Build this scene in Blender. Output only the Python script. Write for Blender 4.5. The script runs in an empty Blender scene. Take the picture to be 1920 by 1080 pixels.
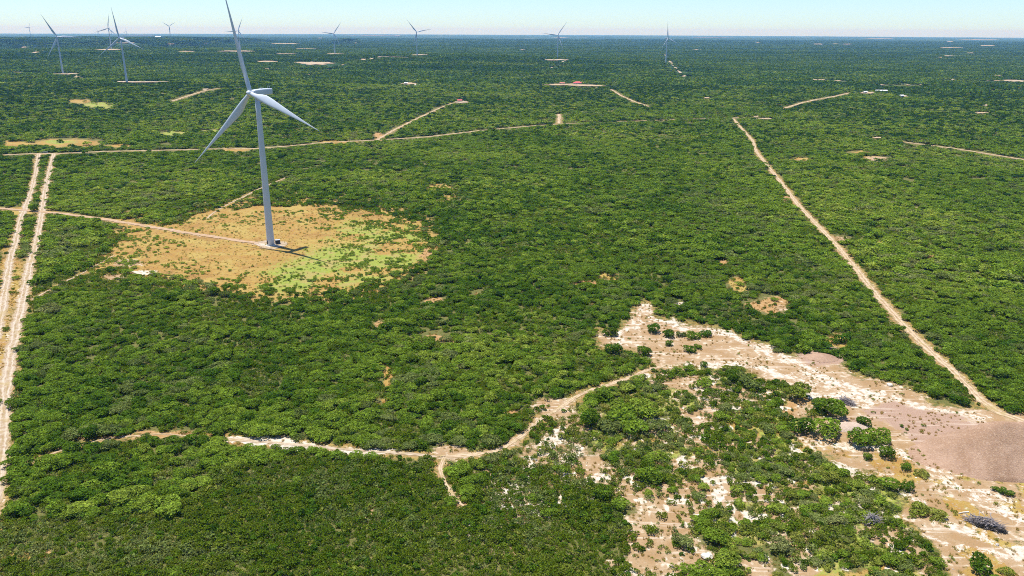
import bpy, bmesh, math, random
import numpy as np
from mathutils import Matrix, Vector

DENOISE = False
random.seed(7)
rng = np.random.default_rng(7)
S = bpy.context.scene
C = S.collection

# ------------------------------------------------------------------ camera
F = 1490.0                                   # focal length in photograph pixels
PITCH = math.atan((540 - 56) / F)
ROLL = math.atan(8 / 1920)
CAM_H = 119.0
cp, sp = math.cos(PITCH), math.sin(PITCH)
cr, sr = math.cos(ROLL), math.sin(ROLL)
FWD = np.array([0, cp, -sp])
_up0, _rt0 = np.array([0, sp, cp]), np.array([1.0, 0, 0])
RT = _rt0 * cr + _up0 * sr
UP = _up0 * cr - _rt0 * sr
cam = bpy.data.cameras.new('camera')
cam.sensor_width = 36.0
cam.lens = F / 1920 * 36
cam.clip_start, cam.clip_end = 1.0, 120000.0
cam_ob = bpy.data.objects.new('camera', cam)
C.objects.link(cam_ob)
cam_ob.matrix_world = Matrix(((RT[0], UP[0], -FWD[0], 0), (RT[1], UP[1], -FWD[1], 0), (RT[2], UP[2], -FWD[2], CAM_H), (0, 0, 0, 1)))
S.camera = cam_ob

# ------------------------------------------------------------------ sky, sun, exposure
SUN_EL, SUN_AZ = math.radians(77.0), math.radians(-57.0)        # azimuth from +Y, clockwise
w = bpy.data.worlds.new('World')
S.world = w
w.use_nodes = True
nt = w.node_tree
sky = nt.nodes.new('ShaderNodeTexSky')
sky.sky_type = 'NISHITA'
sky.sun_disc = False
sky.sun_elevation = SUN_EL
sky.sun_rotation = SUN_AZ
sky.altitude = 150
sky.air_density = 0.9
sky.dust_density = 0.2
sky.ozone_density = 4.0
nt.nodes['Background'].inputs['Strength'].default_value = 0.105
tint = nt.nodes.new('ShaderNodeMix'); tint.data_type = 'RGBA'; tint.blend_type = 'MULTIPLY'; tint.inputs['Factor'].default_value = 1.0
tint.inputs[7].default_value = (0.80, 0.95, 1.10, 1)          # summer air: a little bluer than the model's horizon
nt.links.new(sky.outputs[0], tint.inputs[6])
nt.links.new(tint.outputs[2], nt.nodes['Background'].inputs['Color'])
sl = bpy.data.lights.new('sun', 'SUN')
sl.energy = 4.6
sl.angle = math.radians(0.53)
sl.color = (1.0, 0.955, 0.87)
so = bpy.data.objects.new('sun', sl)
C.objects.link(so)
sdir = Vector((math.sin(SUN_AZ) * math.cos(SUN_EL), math.cos(SUN_AZ) * math.cos(SUN_EL), math.sin(SUN_EL)))
so.rotation_euler = sdir.to_track_quat('Z', 'Y').to_euler()
so.location = (0, 0, 400)
vs = S.view_settings
vs.view_transform = 'Standard'
vs.look = 'None'
vs.exposure = 0.6
vs.gamma = 1.0
vs.use_curve_mapping = False
S.render.engine = 'CYCLES'
S.cycles.max_bounces = 6
S.cycles.diffuse_bounces = 3
S.cycles.transmission_bounces = 3
S.cycles.volume_bounces = 0
S.cycles.transparent_max_bounces = 4
S.cycles.use_fast_gi = False
S.cycles.filter_width = 1.0
S.cycles.use_denoising = DENOISE

# ------------------------------------------------------------------ numbers: noise, projection, terrain
def vnoise(x, y, seed=0):
    xi, yi = np.floor(x).astype(np.int64), np.floor(y).astype(np.int64)
    fx, fy = x - xi, y - yi
    fx, fy = fx * fx * (3 - 2 * fx), fy * fy * (3 - 2 * fy)
    def h(a, b):
        n = (a * 374761393 + b * 668265263 + seed * 1442695041) & 0xFFFFFFFF
        n = ((n ^ (n >> 13)) * 1274126177) & 0xFFFFFFFF
        n = ((n ^ (n >> 16)) * 2246822519) & 0xFFFFFFFF
        return ((n ^ (n >> 15)) & 0xFFFFFF) / 0xFFFFFF
    return (h(xi, yi) * (1 - fx) + h(xi + 1, yi) * fx) * (1 - fy) + (h(xi, yi + 1) * (1 - fx) + h(xi + 1, yi + 1) * fx) * fy

def fbm(x, y, seed=0, octs=4):
    s, a, t = 0, 1.0, 0
    for o in range(octs):
        s = s + a * vnoise(x * 2 ** o + 17.3 * o, y * 2 ** o - 9.1 * o, seed + o)
        t += a
        a *= 0.55
    return s / t

def sstep(a, b, x):
    t = np.clip((x - a) / (b - a), 0, 1)
    return t * t * (3 - 2 * t)

RE = 7.4e6
BUMPS = [(-1097, 2003, 14, 420), (-773, 1640, 16, 340), (-1691, 3491, 34, 800), (-2507, 6092, 12, 1100), (-1179, 3584, 22, 500),
         (-769, 3576, 16, 420), (-366, 3162, 25, 560), (170, 3163, 13, 420), (545, 2945, 5, 360)]
def hgt(x, y):
    x, y = np.asarray(x, float), np.asarray(y, float)
    r2 = x * x + y * y
    r = np.sqrt(r2)
    z = -r2 / (2 * RE)
    far = sstep(900, 1600, r)
    b = 0
    for bx, by, a, s in BUMPS:
        b = np.maximum(b, a * np.exp(-((x - bx) ** 2 + (y - by) ** 2) / (2 * s * s)))
    z = z + b * far
    z = z + far * 5.0 * (fbm(x / 900, y / 900, 5, 3) - 0.5) + sstep(4000, 9000, r) * 26 * (fbm(x / 3200, y / 3200, 9, 3) - 0.5)
    # plateau at the far left and two small knolls
    ex = sstep(-2050, -2500, x) * sstep(4500, 5100, y) * sstep(9000, 7000, y)
    z = z + 38 * ex * (0.85 + 0.3 * fbm(x / 300, y / 300, 21, 2))
    z = z + 36 * np.exp(-(((x + 2100) / 95) ** 2 + ((y - 5250) / 260) ** 2) ** 0.7)
    z = z + 42 * np.exp(-(((x + 1385) / 85) ** 2 + ((y - 6900) / 200) ** 2) ** 1.1)
    return z

def project(x, y, z):
    X, Y, Z = x, y, z - CAM_H
    d = Y * FWD[1] + Z * FWD[2]
    d = np.where(d < 1, 1, d)
    u = 960 + F * (X * RT[0] + Y * RT[1] + Z * RT[2]) / d
    v = 540 - F * (X * UP[0] + Y * UP[1] + Z * UP[2]) / d
    return u, v, d

_T = np.geomspace(60, 46000, 2600)
def gpt(px, py, z0=0.0):
    """where the sight line through a photograph pixel meets the ground"""
    d = FWD * F + RT * (px - 960) + UP * (540 - py)
    d = d / np.hypot(d[0], d[1])
    zz = CAM_H + d[2] * _T
    gz = hgt(d[0] * _T, d[1] * _T) + z0
    k = np.argmax(zz < gz)
    if not (zz[k] < gz[k]):
        k = len(_T) - 1
    a, b = zz[k - 1] - gz[k - 1], zz[k] - gz[k]
    t = _T[k - 1] + (_T[k] - _T[k - 1]) * (a / (a - b) if a != b else 0)
    return np.array([d[0] * t, d[1] * t])

def gpts(l):
    return np.array([gpt(*p) for p in l])

def pip_sd(px, py, poly):
    """signed distance (positive inside) of points to a polygon, in the polygon's own units"""
    poly = np.asarray(poly, float)
    n = len(poly)
    d2 = np.full(px.shape, 1e18)
    ins = np.zeros(px.shape, bool)
    for i in range(n):
        ax, ay = poly[i]
        bx, by = poly[(i + 1) % n]
        ex, ey = bx - ax, by - ay
        t = np.clip(((px - ax) * ex + (py - ay) * ey) / (ex * ex + ey * ey + 1e-12), 0, 1)
        d2 = np.minimum(d2, (px - ax - t * ex) ** 2 + (py - ay - t * ey) ** 2)
        c = (ay > py) != (by > py)
        ins ^= c & (px < ex * (py - ay) / (ey if ey != 0 else 1e-12) + ax)
    return np.where(ins, 1, -1) * np.sqrt(d2)

def line_dist(x, y, pl):
    d2 = np.full(x.shape, 1e18)
    for i in range(len(pl) - 1):
        ax, ay = pl[i]
        ex, ey = pl[i + 1] - pl[i]
        t = np.clip(((x - ax) * ex + (y - ay) * ey) / (ex * ex + ey * ey + 1e-12), 0, 1)
        d2 = np.minimum(d2, (x - ax - t * ex) ** 2 + (y - ay - t * ey) ** 2)
    return np.sqrt(d2)

# ------------------------------------------------------------------ what lies where (traced on the photograph, laid on the ground)
# name, points, width in metres, look, how far brush keeps off its edge, label
ROADS = [
 ('dirt_road', [(1374, 222), (1392, 243), (1410, 262), (1419, 286), (1440, 312), (1470, 350), (1500, 388), (1540, 430), (1575, 467), (1612, 513), (1645, 555), (1690, 605), (1740, 655), (1780, 690), (1812, 722), (1842, 752), (1872, 773), (1925, 792), (2010, 815)], 4.3, 'tan', 1.2, 'long pale dirt road running straight through the brush on the right side'),
 ('dirt_road', [(101, 288), (92, 325), (84, 360), (79, 398), (73, 430), (66, 465), (55, 500), (46, 548), (31, 610), (20, 670), (10, 745), (3, 830), (-4, 900), (-30, 1000)], 5.4, 'white', 0.3, 'pale rocky track, the right one of the twin tracks at the left edge'),
 ('dirt_road', [(73, 288), (66, 330), (57, 362), (47, 392), (39, 410), (30, 450), (20, 482), (12, 530), (0, 600), (-25, 700), (-60, 860)], 5.0, 'white', 0.3, 'pale rocky track, the left one of the twin tracks at the left edge'),
 ('dirt_road', [(-60, 292), (0, 291), (70, 288), (110, 288), (200, 284), (300, 282), (400, 279.5), (480, 279), (540, 274), (600, 268), (700, 263), (800, 257), (900, 245), (1000, 236), (1062, 232)], 4.8, 'tan', 2.6, 'narrow sandy road crossing the brush behind the nearest wind turbine'),
 ('dirt_track', [(1062, 232), (1140, 229), (1215, 226), (1280, 224), (1335, 222), (1392, 220), (1420, 222)], 4.0, 'tan', 1.5, 'faint sandy track leading to the top of the long dirt road'),
 ('dirt_track', [(1048, 232), (1049, 214)], 7.0, 'tan', 3.0, 'short sandy spur joining the crossing road'),
 ('dirt_track', [(706, 263), (735, 246), (765, 231), (790, 219), (822, 204), (850, 193), (872, 190)], 5.0, 'tan', 2.0, 'sandy track climbing to the small red roofed shed'),
 ('access_road', [(-60, 388), (0, 391), (50, 395), (110, 400), (200, 412), (280, 425), (350, 437), (420, 447), (485, 457)], 5.0, 'pink', 1.6, 'graded access road leading to the nearest wind turbine'),
 ('dirt_track', [(388, 410), (400, 399), (430, 382), (455, 370), (480, 357), (512, 343), (540, 332)], 1.9, 'white', 0.8, 'thin pale track leaving the turbine clearing through the brush'),
 ('dirt_track', [(60, 562), (110, 534), (150, 515), (185, 495), (215, 478)], 1.3, 'white', 0.1, 'thin broken pale track below the turbine clearing'),
 ('dirt_track', [(415, 822), (470, 827), (520, 831), (600, 838), (680, 845), (760, 851), (835, 857)], 2.4, 'white', 0.5, 'white rocky stretch of the winding track at lower left'),
 ('dirt_track', [(820, 856), (885, 854), (940, 843), (985, 812), (1010, 788), (1050, 766), (1090, 738), (1150, 719), (1215, 694), (1250, 684)], 2.8, 'tan', 0.5, 'tan stretch of the winding track climbing to the bare clearing'),
 ('dirt_track', [(60, 866), (110, 846), (200, 822), (300, 813), (370, 819), (420, 822)], 1.0, 'tan', -0.3, 'faint overgrown start of the winding track at lower left'),
 ('dirt_track', [(835, 855), (824, 880), (838, 912), (852, 932), (870, 950)], 1.9, 'tan', 0.3, 'short sandy spur below the track junction'),
 ('dirt_track', [(1690, 266), (1740, 272), (1800, 280), (1860, 290), (1930, 301)], 6.0, 'tan', 3.0, 'sandy road slanting through the brush at the far right'),
 ('dirt_track', [(1472, 203), (1500, 194), (1530, 187), (1565, 181), (1595, 174)], 8.0, 'tan', 5.0, 'sandy road leading up to the small ranch buildings on the right'),
 ('dirt_track', [(1146, 168), (1165, 180), (1190, 191), (1216, 200)], 6.0, 'tan', 4.0, 'pale track running down from the red roofed house'),
 ('dirt_track', [(1246, 101), (1251, 111), (1262, 122), (1270, 131), (1285, 145)], 13.0, 'white', 6.0, 'pale road beside the rightmost wind turbine'),
 ('dirt_track', [(648, 120), (628, 126), (606, 133), (582, 139), (560, 145)], 9.0, 'tan', 6.0, 'pale road running off the big far clearing'),
 ('dirt_track', [(-20, 133), (0, 134), (40, 136), (80, 137), (118, 138), (140, 142), (156, 148)], 16.0, 'tan', 8.0, 'pale pad road at the foot of the far left wind turbine'),
 ('dirt_track', [(1063, 112), (1046, 121), (1030, 129)], 8.0, 'white', 6.0, 'pale track running down from the turbine pad'),
 ('dirt_track', [(694, 111), (715, 106), (742, 107), (770, 108)], 22.0, 'tan', 8.0, 'pale strip of bare ground in front of the far turbine'),
 ('dirt_track', [(322, 190), (362, 177), (385, 170), (410, 166)], 7.0, 'tan', 5.0, 'short pale track in the brush left of the nearest turbine'),
 ('dirt_track', [(62, 100), (75, 96), (86, 94)], 26.0, 'tan', 12.0, 'pale scraped ground on the far left plateau'),
]
ROADW = [(n, gpts(p), wd, lk, kp, lb) for n, p, wd, lk, kp, lb in ROADS]

STROKES = [([(1215, 578), (1245, 604), (1330, 622), (1400, 642), (1470, 668), (1540, 702), (1620, 735), (1700, 765), (1790, 790)], 11), ([(1290, 688), (1370, 684), (1440, 692), (1500, 712), (1545, 742), (1580, 752)], 10), ([(1500, 700), (1560, 722), (1620, 742), (1690, 748), (1760, 775), (1850, 790)], 12), ([(1520, 745), (1580, 745), (1640, 762), (1700, 800)], 14), ([(1570, 838), (1640, 840), (1690, 862), (1730, 868), (1775, 900), (1850, 930), (1930, 975)], 12), ([(1735, 845), (1765, 870), (1790, 892)], 16), ([(1500, 855), (1560, 870), (1640, 905), (1700, 940), (1800, 990), (1930, 1040)], 9), ([(1680, 990), (1760, 1010), (1850, 1035), (1930, 1050)], 9), ([(1150, 640), (1185, 610), (1205, 575)], 10), ([(1545, 800), (1560, 815), (1530, 838)], 10)]
# far bare patches seen as slivers: centre, width, height in photograph pixels
PADS = [(258, 154, 116, 3), (44, 89, 20, 3), (205, 93.5, 62, 3), (238, 81, 40, 2), (321, 83, 18, 2), (347, 97, 35, 2.4), (444, 96.5, 76, 2.6), (381, 82, 16, 2.6),
        (500, 116, 60, 3), (588, 119, 74, 8), (535, 82.4, 66, 2), (628, 101.5, 54, 2), (787, 103.4, 50, 2), (682, 112, 10, 3), (770, 157, 36, 5), (1040, 112.5, 62, 3),
        (1060, 159, 100, 4), (1105, 161, 80, 3), (866, 192, 28, 4.5), (1325, 184, 14, 3), (1627, 174.5, 30, 5), (1695, 181, 15, 4), (1535, 150.3, 30, 2.6), (1570, 152, 17, 2),
        (1650, 160, 28, 2.2), (1702, 160, 11, 2.2), (1728, 160, 10, 2.2), (1787, 150.5, 15, 2.4), (1868, 142.5, 24, 3), (1885, 151.5, 70, 3), (1908, 152.5, 40, 4.5), (1900, 166, 44, 2.4),
        (1536, 83.2, 28, 1.8), (1565, 82.8, 14, 1.4), (1588, 83.3, 22, 1.8), (1784, 90, 54, 1.6), (1778, 105.5, 26, 2), (1765, 108, 12, 1.8), (1850, 86, 40, 2), (1305, 93.6, 26, 1.6),
        (1420, 80, 12, 1.6), (1840, 212, 25, 4), (1848, 198, 9, 3), (1645, 259, 20, 4), (667, 81.5, 4, 3), (1820, 100, 14, 1.6), (1437, 223, 30, 3), (1418, 219, 14, 3), (980, 94, 20, 1.4), (130, 139, 40, 3),
        (1490, 94.5, 18, 1.6), (1113, 82, 9, 1.6), (575, 92, 60, 1.4), (535, 101.5, 46, 1.4), (385, 168, 20, 3), (500, 130, 14, 2), (410, 151, 12, 2), (1050, 71.5, 40, 1.0), (1650, 73, 60, 1.0), (700, 66.8, 120, .8), (260, 66.5, 90, .8), (1330, 70.5, 90, .9), (1840, 75, 80, 1.0), (1780, 78.5, 20, 1.2), (110, 70, 12, 1.2), (70, 71, 8, 1.2), (600, 72, 16, 1.2), (745, 68, 14, 1.2)]

CLEARING = [(1195, 566), (1226, 570), (1240, 594), (1330, 612), (1400, 633), (1460, 655), (1500, 668), (1560, 668), (1590, 690), (1640, 712), (1700, 730), (1740, 742), (1760, 757), (1850, 765), (1930, 778), (2010, 800), (2010, 1100), (1780, 1100), (1762, 1040), (1690, 975), (1684, 920), (1600, 885), (1530, 852), (1480, 815), (1500, 790), (1580, 772), (1530, 745), (1450, 712), (1380, 694), (1290, 692), (1230, 690), (1190, 662), (1120, 652), (1114, 622), (1160, 620), (1175, 590)]
TURBINE_CLEARING = [(375, 405), (470, 392), (600, 390), (720, 405), (790, 428), (802, 462), (770, 500), (690, 530), (600, 547), (450, 536), (330, 518), (250, 500), (190, 500), (225, 470), (240, 440), (232, 424), (300, 432), (340, 425)]
LUSH = [(600, 470), (640, 432), (700, 415), (780, 428), (795, 465), (760, 505), (690, 528), (600, 545), (470, 535), (540, 500)]
SCRUB = [(-150, 1150), (-150, 990), (120, 965), (250, 962), (370, 935), (410, 880), (560, 858), (815, 868), (830, 915), (872, 960), (900, 905), (945, 868), (1100, 905), (1170, 960), (1185, 1040), (1150, 1150)]
OPEN_CALICHE = [(885, 885), (955, 856), (1000, 815), (1040, 790), (1090, 770), (1110, 830), (1125, 865), (1175, 860), (1210, 900), (1165, 945), (1060, 965), (950, 1000), (885, 1015), (905, 950)]
DIRT = [(1170, 900), (1195, 860), (1240, 850), (1290, 850), (1350, 890), (1440, 910), (1430, 950), (1340, 950), (1300, 1000), (1360, 1040), (1430, 1100), (1160, 1100), (1185, 1030), (1175, 960)]
MIXED = [(1080, 790), (1180, 735), (1250, 690), (1390, 695), (1480, 725), (1540, 755), (1490, 810), (1560, 870), (1690, 930), (1700, 1000), (1770, 1100), (1400, 1100), (1330, 960), (1230, 850), (1120, 860)]
BELT = [(1590, 690), (1560, 660), (1440, 560), (1560, 555), (1660, 600), (1800, 715), (1790, 745), (1740, 738), (1660, 712)]
# bare or grassy spots: centre, width, height, kind
SPOTS = [(1478, 374, 44, 9, 'o'), (1572, 447, 40, 10, 'b'), (150, 190, 40, 8, 'd'), (185, 197, 60, 9, 'y'), (205, 203, 20, 4, 'y'), (730, 705, 22, 44, 'd'), (720, 748, 26, 18, 'd'), (815, 632, 40, 16, 'o'), (840, 645, 24, 12, 'o'), (812, 563, 36, 12, 'o'), (893, 551, 22, 14, 'o'), (715, 606, 26, 12, 'o'), (850, 677, 20, 14, 'o'),
         (958, 772, 30, 14, 'o'), (688, 965, 18, 46, 'b'), (640, 1040, 14, 60, 'b'), (25, 1055, 60, 40, 'd'), (86, 1042, 26, 18, 'o'), (950, 1042, 46, 30, 'b'), (190, 822, 140, 12, 'o'), (310, 812, 110, 10, 'o'), (62, 866, 40, 12, 'o'),
         (825, 352, 54, 14, 'd'), (845, 372, 40, 16, 'd'), (1355, 493, 22, 8, 'o'), (1440, 572, 80, 30, 'o'), (1270, 570, 26, 9, 'w'), (1646, 460, 16, 16, 'o'), (1745, 480, 26, 9, 'o'), (1730, 492, 50, 8, 'd'), (1775, 508, 14, 8, 'o'),
         (1382, 535, 26, 30, 'd'), (1465, 578, 30, 16, 'b'), (1106, 571, 14, 5, 'w'), (1207, 560, 12, 5, 'w'), (1100, 533, 50, 12, 'o'), (1145, 520, 40, 14, 'd'), (1495, 300, 18, 5, 'b'), (1535, 301, 24, 3, 'w'), (1645, 297, 44, 7, 'b'), (1695, 319, 24, 7, 'b'),
         (1500, 298, 40, 6, 'd'), (1610, 286, 40, 5, 'd'), (1640, 296, 40, 7, 'd'), (1715, 390, 12, 6, 'b'), (622, 334, 12, 3, 'w'), (670, 337, 18, 3, 'w'), (1185, 364, 60, 2.5, 'w'), (1245, 365, 16, 2, 'w'),
         (125, 268, 130, 15, 'd'), (112, 266, 60, 6, 'y'), (30, 270, 60, 10, 'd'), (220, 274, 50, 6, 'd'), (330, 250, 60, 6, 'y'), (400, 246, 50, 5, 'y'), (440, 281, 60, 8, 'd'), (712, 256, 22, 16, 'o'), (640, 266, 90, 5, 'd'), (20, 520, 44, 120, 'd'), (5, 640, 30, 160, 'd'), (8, 700, 36, 90, 'd'),
         (55, 395, 90, 16, 'd'), (215, 520, 40, 8, 'b'), (240, 492, 60, 10, 'b'), (270, 510, 50, 10, 'w'), (840, 852, 64, 40, 'b'), (1040, 765, 80, 40, 'b'), (960, 825, 40, 20, 'b'), (500, 828, 140, 18, 'w'), (570, 836, 60, 14, 'w'), (680, 846, 130, 14, 'w'),
         (1345, 900, 50, 16, 'w'), (1400, 908, 40, 12, 'w'), (1440, 915, 22, 10, 'w'), (1352, 930, 22, 34, 'w'), (1385, 985, 14, 40, 'w'), (1180, 925, 24, 60, 'b'), (1110, 880, 40, 50, 'b'), (1200, 1000, 60, 90, 'b'), (1260, 980, 60, 60, 'b'), (1420, 1060, 70, 60, 'b'), (1300, 720, 90, 26, 'b'), (1280, 772, 24, 30, 'b'), (1490, 765, 60, 40, 'o'), (1540, 833, 90, 40, 'd'),
         (1410, 680, 70, 26, 'b'), (1600, 1075, 200, 24, 'd'), (1210, 705, 30, 12, 'w'), (425, 885, 20, 6, 'w'), (395, 893, 24, 6, 'w'), (905, 990, 26, 40, 'w'), (925, 970, 12, 40, 'w'), (1060, 880, 26, 16, 'w'), (1036, 905, 18, 16, 'w'), (1000, 868, 26, 10, 'w'), (1020, 940, 16, 10, 'w'), (1095, 905, 16, 20, 'w'), (1080, 945, 60, 14, 'w'),
         (1150, 1060, 40, 20, 'b'), (800, 480, 16, 30, 'o'), (880, 460, 12, 14, 'y'), (1310, 790, 30, 14, 'b'), (1230, 790, 40, 12, 'w'), (1180, 830, 30, 10, 'b'), (1270, 860, 20, 30, 'w'), (1330, 770, 40, 14, 'b'), (1570, 640, 50, 30, 'd')]

# ------------------------------------------------------------------ object helpers
def tag(o, label=None, cat=None, group=None, kind=None):
    if label: o['label'] = label
    if cat: o['category'] = cat
    if group: o['group'] = group
    if kind: o['kind'] = kind
    return o

def link(name, me, parent=None, coll=C):
    o = bpy.data.objects.new(name, me)
    if coll: coll.objects.link(o)
    if parent: o.parent = parent
    return o

def empty(name, loc, rz=0, scale=1):
    o = bpy.data.objects.new(name, None)
    C.objects.link(o)
    o.location = loc
    o.rotation_euler = (0, 0, rz)
    o.scale = (scale,) * 3 if not hasattr(scale, '__len__') else scale
    o.empty_display_size = 0.5
    return o

def mesh_np(name, verts, faces, mats=(), smooth=False, mat_idx=None):
    """faces: (n,3) or (n,4) array, or list of index lists"""
    me = bpy.data.meshes.new(name)
    if isinstance(faces, np.ndarray):
        n, k = faces.shape
        me.vertices.add(len(verts))
        me.vertices.foreach_set('co', np.asarray(verts, np.float32).ravel())
        me.loops.add(n * k)
        me.loops.foreach_set('vertex_index', faces.astype(np.int32).ravel())
        me.polygons.add(n)
        me.polygons.foreach_set('loop_start', np.arange(0, n * k, k, dtype=np.int32))
        me.polygons.foreach_set('loop_total', np.full(n, k, np.int32))
    else:
        me.from_pydata([tuple(v) for v in verts], [], faces)
    for m in mats: me.materials.append(m)
    if mat_idx is not None: me.polygons.foreach_set('material_index', np.asarray(mat_idx, np.int32))
    me.update(calc_edges=True)
    me.polygons.foreach_set('use_smooth', np.full(len(me.polygons), smooth, bool))
    me.update()
    return me

def bm_mesh(name, bm, mats, smooth=False):
    me = bpy.data.meshes.new(name)
    bmesh.ops.recalc_face_normals(bm, faces=bm.faces)
    bm.to_mesh(me)
    bm.free()
    for m in (mats if isinstance(mats, (list, tuple)) else [mats]): me.materials.append(m)
    if smooth:
        for p in me.polygons: p.use_smooth = True
    return me

def box(bm, cx, cy, cz, sx, sy, sz, bev=0.0):
    r = bmesh.ops.create_cube(bm, size=1.0, matrix=Matrix.Translation((cx, cy, cz)) @ Matrix.Diagonal((sx, sy, sz, 1)))
    if bev:
        es = list({e for v in r['verts'] for e in v.link_edges})
        bmesh.ops.bevel(bm, geom=es, offset=bev, segments=2, affect='EDGES', profile=0.5)

def tube(bm, pts, rad, n=8, cap=True):
    """tapered tube along points"""
    rings = []
    for i, p in enumerate(pts):
        p = Vector(p)
        d = (Vector(pts[min(i + 1, len(pts) - 1)]) - Vector(pts[max(i - 1, 0)])).normalized()
        a = d.orthogonal().normalized()
        if abs(d.z) > 0.999: a = Vector((1, 0, 0))
        b = d.cross(a)
        rings.append([bm.verts.new(p + (a * math.cos(2 * math.pi * k / n) + b * math.sin(2 * math.pi * k / n)) * rad[i]) for k in range(n)])
    for r0, r1 in zip(rings, rings[1:]):
        for k in range(n):
            bm.faces.new((r0[k], r0[(k + 1) % n], r1[(k + 1) % n], r1[k]))
    if cap:
        bm.faces.new(rings[-1])
        bm.faces.new(rings[0][::-1])

# ------------------------------------------------------------------ materials
def new_mat(name):
    m = bpy.data.materials.new(name)
    m.use_nodes = True
    return m, m.node_tree

class G:
    """small helper to write node graphs"""
    def __init__(s, t): s.t, s.n, s.l = t, t.nodes, t.links
    def node(s, typ, **kw):
        n = s.n.new(typ)
        for k, v in kw.items(): setattr(n, k, v)
        return n
    def put(s, sock, v):
        if isinstance(v, bpy.types.NodeSocket): s.l.new(v, sock)
        elif v is not None:
            if hasattr(sock.default_value, '__len__') and not hasattr(v, '__len__'): v = (v,) * len(sock.default_value)
            if hasattr(sock.default_value, '__len__') and len(sock.default_value) == 4 and len(v) == 3: v = (*v, 1)
            sock.default_value = v
    def math(s, op, a, b=None, c=None, clamp=False):
        n = s.node('ShaderNodeMath', operation=op, use_clamp=clamp)
        s.put(n.inputs[0], a); s.put(n.inputs[1], b)
        if c is not None: s.put(n.inputs[2], c)
        return n.outputs[0]
    def mix(s, f, a, b, blend='MIX'):
        n = s.node('ShaderNodeMix', data_type='RGBA', blend_type=blend)
        s.put(n.inputs['Factor'], f); s.put(n.inputs[6], a); s.put(n.inputs[7], b)
        return n.outputs[2]
    def noise(s, vec, scale, detail=3, rough=0.55, out='Fac', dist=0.0):
        n = s.node('ShaderNodeTexNoise')
        s.put(n.inputs['Vector'], vec)
        n.inputs['Scale'].default_value = scale; n.inputs['Detail'].default_value = detail
        n.inputs['Roughness'].default_value = rough; n.inputs['Distortion'].default_value = dist
        return n.outputs[out]
    def rng(s, v, a, b, c=0.0, d=1.0, smooth=True):
        n = s.node('ShaderNodeMapRange', interpolation_type='SMOOTHSTEP' if smooth else 'LINEAR')
        s.put(n.inputs[0], v)
        for i, q in enumerate((a, b, c, d)): n.inputs[i + 1].default_value = q
        return n.outputs[0]
    def attr(s, name, out='Fac'):
        n = s.node('ShaderNodeAttribute'); n.attribute_name = name
        return n.outputs[out]
    def pos(s): return s.node('ShaderNodeNewGeometry').outputs['Position']

def simple_mat(name, col, rough=0.7, var=0.12, scale=0.6, metal=0.0, bump=0.0):
    m, t = new_mat(name)
    g = G(t)
    b = t.nodes['Principled BSDF']
    tc = g.node('ShaderNodeTexCoord').outputs['Object']
    n = g.noise(tc, scale, 4)
    f = g.rng(n, 0.3, 0.7, 1 - var, 1 + var)
    g.put(b.inputs['Base Color'], g.mix(1.0, col, g.node('ShaderNodeCombineColor').outputs[0], 'MULTIPLY'))
    cc = t.nodes[-1]
    for n_ in t.nodes:
        if n_.bl_idname == 'ShaderNodeCombineColor':
            for i in range(3): g.put(n_.inputs[i], f)
    b.inputs['Roughness'].default_value = rough
    b.inputs['Metallic'].default_value = metal
    if bump:
        bp = g.node('ShaderNodeBump'); bp.inputs['Strength'].default_value = bump; bp.inputs['Distance'].default_value = 0.3
        g.put(bp.inputs['Height'], g.noise(tc, scale * 6, 4)); g.put(b.inputs['Normal'], bp.outputs[0])
    return m

def leaf_mat(name, c0, c1, c2, trans=0.44):
    """foliage: colour wanders between plants, clumps and leaves"""
    m, t = new_mat(name)
    g = G(t)
    t.nodes.remove(t.nodes['Principled BSDF'])
    out = t.nodes['Material Output']
    rnd = g.node('ShaderNodeObjectInfo').outputs['Random']
    pos = g.pos()
    big = g.noise(pos, 0.006, 4)
    a = g.math('ADD', g.math('MULTIPLY', rnd, 0.54), g.math('MULTIPLY', g.rng(big, 0.38, 0.62), 0.46))
    col = g.mix(g.rng(a, 0.1, 0.62, smooth=False), c0, c1)
    col = g.mix(g.rng(a, 0.62, 1.0, smooth=False), col, c2)
    tone = g.attr('tone')
    cc = g.node('ShaderNodeCombineColor')
    for i in range(3): g.put(cc.inputs[i], tone)
    col = g.mix(1.0, col, cc.outputs[0], 'MULTIPLY')
    d = g.node('ShaderNodeBsdfDiffuse'); g.put(d.inputs[0], col)
    tr = g.node('ShaderNodeBsdfTranslucent'); g.put(tr.inputs[0], g.mix(1.0, col, (1.15, 1.1, 0.6, 1), 'MULTIPLY'))
    mx = g.node('ShaderNodeMixShader'); mx.inputs[0].default_value = trans
    g.l.new(d.outputs[0], mx.inputs[1]); g.l.new(tr.outputs[0], mx.inputs[2])
    g.l.new(mx.outputs[0], out.inputs['Surface'])
    return m

M = {}
M['leaf_bright'] = leaf_mat('mesquite_leaf', (0.135, 0.220, 0.022), (0.200, 0.292, 0.030), (0.310, 0.370, 0.060))
M['leaf_dark'] = leaf_mat('dark_leaf', (0.072, 0.148, 0.013), (0.108, 0.190, 0.016), (0.155, 0.225, 0.024))
M['leaf_grey'] = leaf_mat('grey_green_leaf', (0.140, 0.190, 0.045), (0.20, 0.245, 0.068), (0.27, 0.285, 0.105))
M['leaf_scrub'] = leaf_mat('scrub_leaf', (0.110, 0.182, 0.015), (0.170, 0.235, 0.020), (0.26, 0.28, 0.060))
M['leaf_olive'] = leaf_mat('olive_leaf', (0.190, 0.245, 0.032), (0.26, 0.295, 0.050), (0.32, 0.30, 0.085))
M['leaf_cedar'] = leaf_mat('cedar_leaf', (0.032, 0.082, 0.010), (0.052, 0.112, 0.012), (0.092, 0.155, 0.016), 0.28)
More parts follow.
